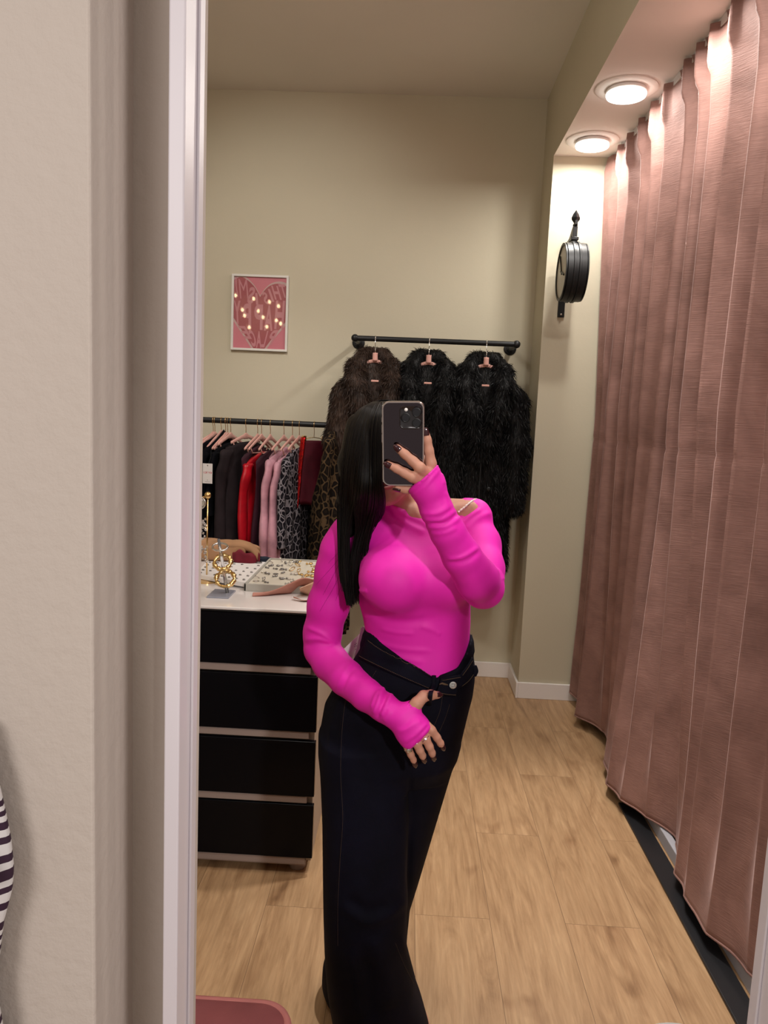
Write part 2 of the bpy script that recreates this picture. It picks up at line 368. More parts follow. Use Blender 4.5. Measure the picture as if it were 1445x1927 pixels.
# ------------------------------------------------------------------ clock on bracket
def clock():
    c = at(1076, 513, 3.95); r = empty('wall_clock', (c[0], YW, c[2]), 'black double-sided round clock hanging from a bracket on the pale niche wall', 'clock')
    ax = np.array([1.0, 0, 0]); cy = c[1] - YW; rad = .141; w = .049
    O = np.array([0, cy, 0.])
    MB().lathe([(rad - .01, -w), (rad, -w + .004), (rad, -.020), (rad + .006, -.018), (rad + .006, -.008), (rad, -.006), (rad, .006), (rad + .006, .008), (rad + .006, .018), (rad, .020), (rad, w - .004), (rad - .01, w)], O, ax, 56).build('case', M['black_metal'], r, True, angle=35)
    M['clock_face'] = mat('clock_face', (.42, .39, .32), .3)
    for s in (-1, 1):
        f = MB().lathe([(rad - .012, s * (w + .0008)), (0, s * (w + .0012))], O, ax, 48, False)
        face = f.build('clock_face', M['clock_face'], r)
        rg = MB().lathe([(rad - .002, s * w), (rad - .002, s * (w + .006)), (rad - .014, s * (w + .006)), (rad - .014, s * w)], O, ax, 48, False); rg.build('bezel', M['black_metal'], r, True, angle=30)
        hd = MB(); u = np.cross(ax, (0, 0, 1.)); P = O + ax * s * (w + .003)
        for ang, ln, wd in ((1.9, .075, .005), (-.6, .105, .0035)):
            d = u * math.sin(ang) + np.array([0, 0, 1.]) * math.cos(ang); hd.tube([P - d * .015, P + d * ln], wd, 6)
        hd.build('clock_hand', M['black_metal'], r)
    b = MB(); zt = rad
    b.box(-.018, .018, -.006, 0, -rad - .05, rad + .045, .002)
    b.build('wall_plate', M['black_metal'], r)
    for z in (-rad - .035, rad + .03): MB().ball((0, -.008, z), .006, 8).build('screw', M['silver'], r, True)
    a = MB(); a.loft([[(-.006, p[0], p[1]) for p in q] + [(.006, p[0], p[1]) for p in q[::-1]] for q in
        [[(-.004, rad - .02), (-.004, rad + .035)], [(cy * .5, rad + .02), (cy * .5, rad + .045)], [(cy + .03, rad + .06), (cy + .03, rad + .088)], [(cy - .03, rad + .085), (cy - .03, rad + .105)]]])
    a.build('bracket_arm', M['black_metal'], r)
    p = MB(); p.box(-.011, .011, cy - .013, cy + .013, rad - .002, rad + .08, .002).box(-.018, .018, cy - .02, cy + .02, rad + .012, rad + .028, .003)
    p.build('hanging_post', M['black_metal'], r)
    MB().lathe([(.004, .075), (.013, .086), (.008, .093), (.010, .099), (.020, .112), (.021, .122), (.013, .140), (.005, .152), (.0, .160)], (0, cy, zt), (0, 0, 1), 4).build('finial', M['black_metal'], r)
clock()

# ------------------------------------------------------------------ curtain and its rail
HEM = np.array([(4.14, .945), (4.0, .945), (3.8, .925), (3.66, .885), (3.55, .955), (3.48, .99), (3.3, .95), (3.12, .895), (2.97, .863), (2.8, .89), (2.66, .98), (2.57, 1.01), (2.48, .975), (2.34, .93), (2.2, .915), (2.05, .925), (1.9, .985), (1.75, .985), (1.5, .91), (1.3, .96), (1.0, .94)])
RIDGE = [4.10, 3.955, 3.80, 3.62, 3.44, 3.27, 3.055, 2.93, 2.80, 2.62, 2.433, 2.311, 2.133, 1.98, 1.78, 1.6, 1.42, 1.22, 1.0]
def curtain():
    r = empty('curtain', (.95, 2.6, 0), 'dusty pink velvet curtain hanging in deep pleats along the fitting rooms', 'curtain')
    ny, nz = 620, 130
    Y = np.linspace(4.14, 1.0, ny); zt, zb = SOFFIT_Z - .012, .055
    rid = np.array(sorted(RIDGE)); amp = np.array([.032 + .02 * math.sin(i * 2.4) for i in range(len(rid))])
    def pleat(y):
        i = np.clip(np.searchsorted(rid, y) - 1, 0, len(rid) - 2); a, b = rid[i], rid[i + 1]; t = (y - a) / (b - a)
        s = np.abs(t - .5) * 2                              # 1 on the ridges, 0 in the valleys
        return s ** 1.6, t
    s, tt = pleat(Y)
    HM = HEM * 1.0345; hem = np.interp(Y[::-1], HM[::-1, 0], HM[::-1, 1])[::-1]; hem = np.maximum(hem, np.interp(Y, [3.9, 4.0], [0, .972]))
    k = np.exp(-np.linspace(-2, 2, 21) ** 2); k /= k.sum(); hem = np.convolve(np.pad(hem, 10, mode='edge'), k, 'valid')
    G = np.zeros((nz, ny, 3))
    for j in range(nz):
        v = j / (nz - 1); z = zt + (zb - zt) * v
        w = np.clip((v - .4) / .6, 0, 1) ** 1.6
        am = .038 + .085 * min(1, v * 2.2)
        x_p = np.interp(v, [0, .1, .5, 1], [.995, 1.03, 1.085, 1.09]) - am * s + .006 * np.sin(Y * 9 + v * 3)
        # pinch pleats: at the heading every ridge is gathered to a narrow tab
        if v < .055:
            q = 1 - v / .055; tab = np.clip(1 - np.minimum(tt, 1 - tt) * 7, 0, 1)
            rv = sum(np.exp(-((Y - (yr + .085 * q)) / .010) ** 2) + np.exp(-((Y - (yr - .01 * q)) / .010) ** 2) for yr in rid)
            x_p = x_p - .016 * np.minimum(rv, 1) * min(1, q * 4)
            x_p = x_p * (1 - q * .8) + q * .8 * (.975 - .020 * tab ** .6 - .012 * np.minimum(rv, 1))
        x_h = hem + .012 * (1 - s) - .004
        x_p = np.maximum(x_p, np.interp(v, [0, .45, 1], [.2325, .2448, .245]) * Y + .03 * (1 - s) * (Y > 3.75))
        x = x_p * (1 - w) + x_h * w + .004 * np.sin(Y * 23 + v * 17) * w
        G[j, :, 0] = x - .95; G[j, :, 1] = Y - 2.6
        G[j, :, 2] = z
        zs = abs(z - 1.475)
        if zs < .012: G[j, :, 0] += .0035
    o = MB().grid(G).build('fabric_panel', M['curtain'], r, True)
    md = o.modifiers.new('thick', 'SOLIDIFY'); md.thickness = .003; md.offset = 0
    h = MB()
    h.tube([(G[-1, i, 0], G[-1, i, 1], .058) for i in range(0, ny, 3)], .0045, 6); h.build('hem', M['curtain'], r, True)
    sm = MB(); j = int(np.argmin(np.abs(np.linspace(zt, zb, nz) - 1.475)))
    sm.tube([(G[j, i, 0] - .0015, G[j, i, 1], 1.475) for i in range(0, ny, 2)], .0018, 5); sm.build('seam', M['curtain'], r, True)
    rr = MB().box(-.012, .012, -1.6, 1.57, -.032, 0, .003)
    q = rr.build('curtain_rail', mat('rail_white', (.55, .52, .5), .4), None, loc=(.985, 2.6, SOFFIT_Z)); T(q, 'pale ceiling track above the pink velvet curtain', 'curtain rail')
    cp = MB().box(-.02, .02, -.012, .012, -.055, 0, .004).build('end_cap', M['white_trim'], q); cp.location = (-.012, 1.555, 0)
curtain()

# ------------------------------------------------------------------ framed print
def picture():
    x0, x1, z0, z1 = -1.064, -.735, 1.888, 2.317
    cx, cz = (x0 + x1) / 2, (z0 + z1) / 2; w, h = x1 - x0, z1 - z0
    r = empty('framed_print', (cx, YB, cz), 'pink heart lettering print in a thin white frame on the back wall', 'picture')
    t = .013
    f = MB().box(-w / 2, w / 2, -.022, 0, h / 2 - t, h / 2, .002).box(-w / 2, w / 2, -.022, 0, -h / 2, -h / 2 + t, .002).box(-w / 2, -w / 2 + t, -.0215, 0, -h / 2 + t * .8, h / 2 - t * .8, .002).box(w / 2 - t, w / 2, -.0215, 0, -h / 2 + t * .8, h / 2 - t * .8, .002)
    f.build('frame', mat('white_picture_frame', (.72, .70, .66), .35), r)
    iw, ih = w - 2 * t, h - 2 * t
    MB().box(-iw / 2, iw / 2, -.010, -.001, -ih / 2, ih / 2).build('poster', mat('print_pink', (.55, .17, .22), .22, coat=.8), r)
    # heart: pale outline and dark pink inside, clipped by the print's edges
    def heart(scale):
        # pixel outline from the photo, crop frame 1445x1858 of 140x180 px, centre (705, 900)
        pts = [(712, 560), (600, 360), (450, 215), (300, 160), (120, 300), (60, 620), (110, 880), (215, 1060), (400, 1340), (560, 1590), (710, 1790), (860, 1590), (1040, 1330), (1190, 1130), (1330, 880), (1370, 600), (1290, 380), (1180, 290), (1040, 270), (900, 320), (790, 430)]
        P = np.array(pts + pts[:1], float); S_ = spline(P[:, :], 90)[:-1]
        q = (S_ - (712, 900)) * scale + (0, 0)
        return [(a * w / 1060, -b * h / 1490) for a, b in q]
    def clip(poly):
        def cut(pl, ax, lim, sg):
            out = []
            for i, a in enumerate(pl):
                bb = pl[(i + 1) % len(pl)]; ia = sg * a[ax] <= sg * lim; ib = sg * bb[ax] <= sg * lim
                if ia: out.append(a)
                if ia != ib:
                    tt = (lim - a[ax]) / (bb[ax] - a[ax]); out.append(tuple(a[k] + tt * (bb[k] - a[k]) for k in (0, 1)))
            return out
        for ax, lim in ((0, iw / 2), (1, ih / 2)):
            poly = cut(poly, ax, lim, 1); poly = cut(poly, ax, -lim, -1)
        return poly
    def slab(poly, y0, y1, nm, m, par):
        n = len(poly); v = [(a, y0, b_) for a, b_ in poly] + [(a, y1, b_) for a, b_ in poly]
        bm = bmesh.new(); vs = [bm.verts.new(p) for p in v[:n]]; fa = bm.faces.new(vs)
        ex = bmesh.ops.extrude_face_region(bm, geom=[fa])
        for q in ex['geom']:
            if isinstance(q, bmesh.types.BMVert): q.co.y = y1
        bmesh.ops.triangulate(bm, faces=bm.faces[:]); bmesh.ops.recalc_face_normals(bm, faces=bm.faces[:])
        return MB().bm(bm).build(nm, m, par)
    slab(clip(heart(1.0)), -.0103, -.0108, 'heart_outline', mat('print_pale', (.50, .34, .33), .22, coat=.8), r)
    slab(clip(heart(.93)), -.0109, -.0113, 'heart', mat('print_rose', (.33, .075, .095), .22, coat=.8), r)
    # mirrored lettering as the photo shows it; (char, x, z, height, width, lean) in crop pixels
    L = [('Y', 262, 390, 420, 90, .16), ('M', 400, 440, 380, 175, .10), ('S', 545, 560, 330, 130, -.16), ('I', 650, 625, 230, 60, .10),
         ('S', 815, 600, 230, 105, .30), ('I', 915, 545, 250, 60, .36), ('H', 1015, 490, 270, 140, .30), ('T', 1140, 450, 260, 130, .30),
         ('Y', 290, 900, 460, 160, .06), ('P', 475, 960, 480, 170, .02), ('P', 690, 980, 500, 180, 0), ('A', 880, 990, 500, 180, -.02), ('H', 1085, 920, 560, 190, -.04),
         ('E', 440, 1290, 250, 150, .55), ('C', 590, 1400, 330, 110, .25), ('A', 705, 1420, 330, 110, 0), ('L', 810, 1410, 330, 80, -.22), ('P', 950, 1370, 300, 130, -.45)]
    b = MB()
    for ch, px, pz, hh, ww, lean in L:
        cu = bpy.data.curves.new('ltr', 'FONT'); cu.body = ch; cu.size = 1; cu.offset = 0 if ch == 'M' else .03; cu.resolution_u = 3
        ob = bpy.data.objects.new('ltr', cu); me = bpy.data.meshes.new_from_object(ob)
        V = np.array([v.co[:] for v in me.vertices]); mn, mx = V.min(0), V.max(0)
        sx = ww / max(mx[0] - mn[0], .2); sz = hh / (mx[1] - mn[1])
        lx = -(V[:, 0] - (mn[0] + mx[0]) / 2) * sx; lz = (V[:, 1] - (mn[1] + mx[1]) / 2) * sz     # flipped: the photo reads it in a mirror
        lx = lx * .9 + lz * -lean
        X = ((px - 712) + lx) * w / 1060; Z = (-(pz - 900) + lz) * h / 1490
        ok_x = np.clip(X, -iw / 2 + .001, iw / 2 - .001); Z = np.clip(Z, -ih / 2 + .001, ih / 2 - .001)
        b.add(np.stack([ok_x, np.full_like(X, -.0117), Z], 1), [tuple(p.vertices)[::-1] for p in me.polygons])
        bpy.data.objects.remove(ob); bpy.data.meshes.remove(me); bpy.data.curves.remove(cu)
    b.build('lettering', mat('print_letter', (.50, .20, .235), .22, coat=.8), r)
picture()
# warm bulbs of the shop that show as small glints in the print's glazing
M['bulb'] = mat('bulb', (.9, .8, .6), .4, emit=(1, .75, .4), estr=45)
def string_lights():
    px = [(443, 556), (477, 562), (507, 568), (524, 576), (456, 583), (460, 594), (486, 585), (495, 597), (520, 603), (528, 609), (469, 616), (502, 615)]
    r = empty('string_lights', (-1.45, 1.75, 2.45), 'string of small warm bulbs strung high at the left of the room', 'string lights')
    pts = []
    for i, (x, y) in enumerate(px):
        p = at(x, y, YB - .012); d = p - ORG; D = 2.7 + .12 * (i % 3); q = p + d * (D / d[1]); pts.append(np.array((q[0], YB - .012 - D, q[2])) - np.array((-1.45, 1.75, 2.45)))
    pts.sort(key=lambda q: q[0])
    zt = max(q[2] for q in pts) + .12
    MB().tube(spline(np.array([(pts[0][0] - .3, 0, zt + .1)] + [(q[0], q[1], zt) for q in pts] + [(pts[-1][0] + .25, 0, zt + .1)]), 60), .003, 6).build('cord', M['black_metal'], r, True)
    for q in pts:
        MB().ball((0, 0, 0), .0125, 10, (1, 1, 1.4)).build('bulb', M['bulb'], r, True, loc=q)
        MB().tube([(q[0], q[1], q[2] + .015), (q[0], q[1], zt)], .002, 5).build('drop_wire', M['black_metal'], r)
string_lights()


# ------------------------------------------------------------------ pipe rails
def pipe_rail(name, pa, pb, rr, label, flange_px=True):
    pa, pb = np.array(pa), np.array(pb); r = empty(name, pa, label, 'clothes rail')
    z0 = np.zeros(3); e = pb - pa
    MB().tube([z0, e], rr, 16).build('pipe', M['black_metal'], r, True, angle=40)
    for base in (z0, e):
        d = YB - pa[1]; k = MB()
        k.tube([base + (0, 0, 0), base + (0, d - .004, 0)], rr * .95, 14); k.tube([base + (0, .03, 0), base + (0, .0, 0), base + (-.035 if base is z0 else .035, 0, 0)], rr * 1.28, 14) if False else None
        k.build('stub', M['black_metal'], r, True, angle=40)
        MB().ball(base, rr * 1.45, 14).lathe([(rr * 1.35, .0), (rr * 1.35, .03)], base, (0, 1, 0), 16).build('elbow', M['black_metal'], r, True, angle=40)
        fl = MB().lathe([(.036, d), (.036, d - .007), (.032, d - .010), (rr * 1.5, d - .011), (rr * 1.3, d - .03)], base, (0, 1, 0), 28); fl.build('flange', M['black_metal'], r, True, angle=35)
    return r
YR1, YR2 = 4.22, 4.20
ra, rb = at(668, 636, YR1), at(972, 648, YR1)
pipe_rail('wall_rail', ra, (rb[0], YR1, ra[2]), .0145, 'short black pipe rail on the back wall holding three fur coats')
la, lb = at(385, 790, YR2), at(618, 801, YR2)
pipe_rail('wall_rail', (-1.75, YR2, la[2]), (lb[0] + .13, YR2, la[2]), .0155, 'lower black pipe rail holding the row of dresses and blouses')

# ------------------------------------------------------------------ hangers and garments
def hanger(loc, ang, label, pipe_r, drop=.062, half=.20, slope=.34, clip=False, group='pink velvet hangers on the lower rail'):
    r = empty('hanger', loc, label, 'hanger', group, rotz=ang)
    # hook: over the pipe (pipe runs along world x; hook plane is turned with the hanger)
    R_ = pipe_r + .002
    pts = [(0, R_ * math.cos(a), R_ * math.sin(a)) for a in np.linspace(math.radians(-35), math.radians(180), 14)]
    pts += [(0, -R_ * .9, -R_ * .6), (0, -.004, -R_ - .012), (0, 0, -R_ - .022), (0, 0, -drop)]
    # turn the hook plane so that it stays across the pipe
    c_, s_ = math.cos(-ang), math.sin(-ang)
    tp = []
    for i, p in enumerate(pts): tp.append((p[0] * c_ - p[1] * s_, p[0] * s_ + p[1] * c_, p[2]))
    MB().tube(tp, .0017, 6).build('hook', M['gold'], r, True)
    if clip:
        bar = MB().tube([(0, -half, -drop - .012), (0, -half * .5, -drop - .004), (0, 0, -drop), (0, half * .5, -drop - .004), (0, half, -drop - .012)], .0022, 6); bar.build('bar', M['gold'], r, True)
        for s in (-1, 1): MB().box(-.007, .007, s * half - .012, s * half + .012, -drop - .045, -drop + .008, .003).build('clip', M['gold'], r)
    else:
        # shoulders run along local y; the arms are flat, thicker at the neck
        rings = []
        for t in np.linspace(-1, 1, 25):
            y = t * half; z = -drop - .012 - slope * half * abs(t) ** 1.15; hh = .012 - .004 * abs(t); tk = .0045
            if abs(t) < .09: hh = .017
            rings.append([(tk * math.cos(a), y, z + hh * math.sin(a)) for a in np.linspace(0, 2 * math.pi, 10, endpoint=False)])
        MB().loft(rings).build('shoulder_bar', M['pink_velvet_hanger'], r, True)
        MB().tube([(0, -half * .86, -drop - .012 - slope * half * .86), (0, -half * .7, -drop - .1), (0, half * .7, -drop - .1), (0, half * .86, -drop - .012 - slope * half * .86)], .0035, 6).build('crossbar', M['pink_velvet_hanger'], r, True)
    return r
def garment(name, loc, ang, label, cat, m, length, drop, half=.20, slope=.34, neck=.06, thick=.028, sleeve=None, sleeve_r=.036, flare=1.15, flounce=0, seed=0, neck_up=.0, group='garments on the lower rail', top_half=None, sl_m=None, folds=7):
    rg = np.random.default_rng(seed); r = empty(name, loc, label, cat, group, rotz=ang)
    n = 48; A = np.linspace(0, 2 * math.pi, n, endpoint=False); ph = rg.uniform(0, 6, 3)
    rings = []; zs = np.concatenate([np.linspace(0, .10, 6), np.linspace(.14, length, 26)])
    for zz in zs:
        v = zz / length
        w = half * (1 + (flare - 1) * v) * (1 - .10 * math.sin(min(1, v * 2.2) * math.pi))
        if flounce and v > 1 - flounce: w *= 1 + .10 * ((v - 1 + flounce) / flounce) ** .5
        t = thick * (.55 + .9 * min(1, v * 3)) * (1 + .4 * v)
        fa = .22 * min(1, v * 2.5) * (1.8 if flounce and v > 1 - flounce else 1)
        ring = []
        for a in A:
            c, s = math.cos(a), math.sin(a)
            y = w * (abs(c) ** .8) * (1 if c > 0 else -1); fold = 1 + fa * math.sin(folds * c * 2 + ph[0] + v * 1.4) + fa * .5 * math.sin(11 * c + ph[1])
            x = t * s * fold + .012 * v * math.sin(3 * c + ph[2])
            u = abs(y) / half
            zsh = -drop - .012 - slope * half * min(u, 1.05) ** 1.1 if zz < .5 else 0
            sh = slope * half * min(u, 1.05) ** 1.1 * max(0, 1 - v * 1.3)
            nk = .035 * math.exp(-(y / neck) ** 2) * (1 if s < 0 else .4) * max(0, 1 - v * 12) - neck_up * math.exp(-(y / (neck * .8)) ** 2) * max(0, 1 - v * 10)
            ring.append((x, y, -drop - .008 - zz - sh - nk))
        rings.append(ring)
    b = MB().loft(rings); b.build('body', m, r, True)
    if flounce:
        k = next(i for i, zz in enumerate(zs) if zz / length > 1 - flounce); MB().tube([tuple(np.array(p) * (1.02, 1.0, 1)) for p in rings[k]], .003, 5, closed=True).build('hem_seam', m, r, True)
    if sleeve:
        for s in (-1, 1):
            pts = spline([(0, s * half * .90, -drop - .02 - slope * half * .9), (.004, s * half * 1.05, -drop - .07 - slope * half), (.01 * s, s * half * 1.12, -drop - .2 - slope * half), (.0, s * half * 1.16, -drop - .2 - sleeve * .55), (0, s * half * 1.14, -drop - .06 - sleeve)], 18)
            rr = []
            for i, p in enumerate(pts):
                q = sleeve_r * (.72 if i == 0 else 1) * (1 + .10 * math.sin(i * 1.3 + ph[0])) * (1 - .12 * i / 17)
                if flounce and i > 10: q *= 1.12 + .07 * (i - 10)
                rr.append([(p[0] + q * .5 * math.cos(a) * (1 + .12 * math.sin(4 * a + i * .25)), p[1] + q * math.sin(a), p[2]) for a in np.linspace(0, 2 * math.pi, 16, endpoint=False)])
            MB().loft(rr).build('sleeve', sl_m or m, r, True)
    return r
G_ = {}
def fab(k, c, **kw):
    if k not in G_: G_[k] = fabric('fabric_' + k, c, **kw)
    return G_[k]
BLK = fab('black', (.0022, .0022, .0038), sheen=0, spec=.12); CHAR = fab('charcoal', (.019, .0135, .0155), sheen=0, spec=.15)
BURG = fab('burgundy', (.040, .006, .016), sheen=.15); RED = fab('red', (.40, .004, .013), rough=.35, sheen=.05); MAR = fab('maroon', (.035, .004, .014), sheen=.15)
PNK = fab('pink', (.53, .27, .33), rough=.6, sheen=.2); DRED = fab('dark_red', (.055, .003, .009), rough=.7, sheen=.05, spec=.2)
PR = .0155
def hook_at(px):
    p = atX(px, 795, 0) if False else at(px, 790, YR2); return np.array([p[0], YR2, la[2]])
LOW = [ # px, angle, kind, label, category, material, kwargs
    (399.5, -.55, 'long-sleeved_top', 'black long-sleeved top with a white price tag, first at the left of the lower rail', 'top', BLK, dict(length=.62, drop=.125, sleeve=.5, slope=.30, half=.19)),
    (404.6, -.5, 'sweater', 'black high-necked sweater second from the left on the lower rail', 'sweater', BLK, dict(length=.8, drop=.070, sleeve=.62, neck_up=.02)),
    (416.7, -.5, 'jacket', 'black jacket with a pointed collar third from the left on the lower rail', 'jacket', BLK, dict(length=.82, drop=.055, sleeve=.62, neck_up=.03, slope=.5)),
    (425, -.45, 'dress', 'black dress behind the pointed-collar jacket, on a hanger with bare pink arms', 'dress', BLK, dict(thick=0.01, length=1.0, drop=.13, slope=.45)),
    (428.8, -.45, 'dress', 'plain black dress between two other black ones on bunched hangers', 'dress', BLK, dict(thick=0.01, length=.95, drop=.13, slope=.45)),
    (434.6, -.4, 'dress', 'black dress with gathered shoulders just left of the charcoal top', 'dress', BLK, dict(thick=0.014, length=1.0, drop=.09, sleeve=.35, slope=.3)),
    (463.4, -.62, 'long-sleeved_top', 'dark charcoal-brown long-sleeved top between black and burgundy clothes', 'top', CHAR, dict(length=.85, drop=.085, sleeve=.70, half=.21, slope=.22, sleeve_r=.05)),
    (485.4, -.50, 'dress', 'burgundy dress left of the red satin dress', 'dress', BURG, dict(thick=0.014, length=.95, drop=.105, slope=.42, half=.19)),
    (492.8, -.50, 'dress', 'bright red satin dress with a long loose sleeve', 'dress', RED, dict(thick=0.014, length=.92, drop=.135, slope=.42, sleeve=.62, half=.17, sleeve_r=.045)),
    (509.4, -.42, 'dress', 'dark maroon dress hanging right behind the red satin one', 'dress', MAR, dict(thick=0.014, length=.88, drop=.12, slope=.42, half=.19)),
    (535, -.50, 'dress', 'pale pink dress with flounced cuffs, nearer the red satin dress', 'dress', PNK, dict(length=.86, drop=.105, slope=.40, sleeve=.60, half=.185, flounce=.14, sleeve_r=.04)),
    (551, -.50, 'dress', 'pale pink dress with flounced cuffs, nearer the grey leopard dress', 'dress', PNK, dict(length=.86, drop=.115, slope=.40, sleeve=.63, half=.185, flounce=.14, sleeve_r=.04)),
    (564, -.45, 'dress', 'grey and black leopard print dress with long sleeves', 'dress', M['leopard_grey'], dict(length=.95, drop=.10, slope=.36, sleeve=.50, half=.185, sleeve_r=.044, thick=.018)),
]
LOW[0] = (401.5,) + LOW[0][1:]
HL = ['first black top at the left end', 'black high-necked sweater', 'black jacket with a pointed collar', 'dress behind the pointed jacket', 'plain black dress', 'black dress with gathered shoulders', 'charcoal-brown top', 'burgundy dress', 'red satin dress', 'dark maroon dress', 'pink dress nearer the red', 'pink dress nearer the leopard', 'grey leopard dress']
for i, (px, ang, nm, lab, cat, m, kw) in enumerate(LOW):
    p = hook_at(px); kw = dict(kw); dr = kw['drop']; ang = ang * .5
    sl = kw.get('slope', .34)
    hanger(p, ang, 'pink velvet hanger with a gold hook holding the ' + HL[i], PR, min(dr, .066), .155, sl)
    garment(nm.replace('-', '_'), p, ang, lab, cat, m, seed=i + 3, **kw)
# sequinned skirt on a clip hanger
p = hook_at(592)
hanger(p, -.95, 'gold clip hanger holding the red sequinned skirt', PR, .070, .062, clip=True)
def skirt():
    r = empty('skirt', p, 'dark red skirt with a bright sequinned edge, clipped to its hanger', 'skirt', 'garments on the lower rail', rotz=-.95)
    n = 40; rings = []
    for v in np.linspace(0, 1, 22):
        w = .062 + .035 * v; t = .018 + .03 * v
        rings.append([(t * math.sin(a) * (1 + .2 * v * math.sin(5 * a)), w * math.cos(a), -.088 - .36 * v - .02 * v * math.sin(2 * a)) for a in np.linspace(0, 2 * math.pi, n, endpoint=False)])
    MB().loft(rings).build('skirt_body', DRED, r, True)
    st = []
    for v in np.linspace(-.05, 1.02, 24):
        w = .066 + .036 * v; c = np.array((-.004, -w - .001, -.088 - .36 * v)); q = .022 + .012 * v * (v > .6)
        st.append([c + np.array((q * math.cos(a) * 1.0, .010 * math.sin(a), 0)) for a in np.linspace(0, 2 * math.pi, 14, endpoint=False)])
    MB().loft(st).build('sequin_edge', M['sequin'], r, True)
    MB().box(-.016, -.013, -.075, -.068, -.26, -.12).build('tag', M['paper'], r)
skirt()
# leopard coat at the end of the rail
p = hook_at(632)
garment('coat', p + (0.0, -.02, 0), -.12, 'tan and black leopard print coat at the right end of the lower rail', 'coat', M['leopard_tan'], 1.15, -.01, half=.14, slope=.40, thick=.05, sleeve=.8, sleeve_r=.055, neck_up=.02, seed=40)
hanger(p + (0.012, 0, 0), -.12, 'pink hanger with a gold hook hidden inside the tan leopard coat', PR, .03, .13, .45)
# white price tag
def price_tag():
    a, c = at(381, 872, 3.93), at(400, 910, 3.93)
    o = np.array(((a[0] + c[0]) / 2, 3.93, (a[2] + c[2]) / 2)); w, h = .052, .104
    r = empty('price_tag', o, 'white card price tag with red print hanging from the black top', 'tag', rotz=-.08)
    MB().box(-w / 2, w / 2, -.0008, .0008, -h / 2, h / 2).build('card', M['paper'], r)
    b = MB()
    for ch, k in (('I', -2.6), ('C', -1.5), ('T', -.4), ('Y', 1.2), ('E', 2.4)):
        cu = bpy.data.curves.new('l', 'FONT'); cu.body = ch; cu.size = .013; cu.offset = .0004; ob = bpy.data.objects.new('l', cu); me = bpy.data.meshes.new_from_object(ob)
        V = np.array([v.co[:] for v in me.vertices]); cx_ = V[:, 0].mean()
        b.add([(-(v[0] - cx_) + k * .0075, -.0012, v[1]) for v in V], [tuple(q.vertices)[::-1] for q in me.polygons])
        bpy.data.objects.remove(ob); bpy.data.meshes.remove(me); bpy.data.curves.remove(cu)
    b.build('red_lettering', mat('tag_red', (.5, .03, .06), .6), r)
    k = MB().lathe([(.003, -.001), (.003, -.0014), (0, -.0014)], (0, 0, h / 2 - .01), (0, 1, 0), 12, False).ball((0, -.001, -h / 2 + .018), .0022, 8)
    k.tube([(-.014, -.001, -h / 2 + .009), (.014, -.001, -h / 2 + .009)], .0006, 4); k.build('lettering', M['dark_silver'], r)
    MB().tube([(0, 0, h / 2 - .01), (.006, .03, h / 2 + .03), (.0, .05, h / 2 + .08)], .0007, 5).build('string', M['black_metal'], r)
price_tag()

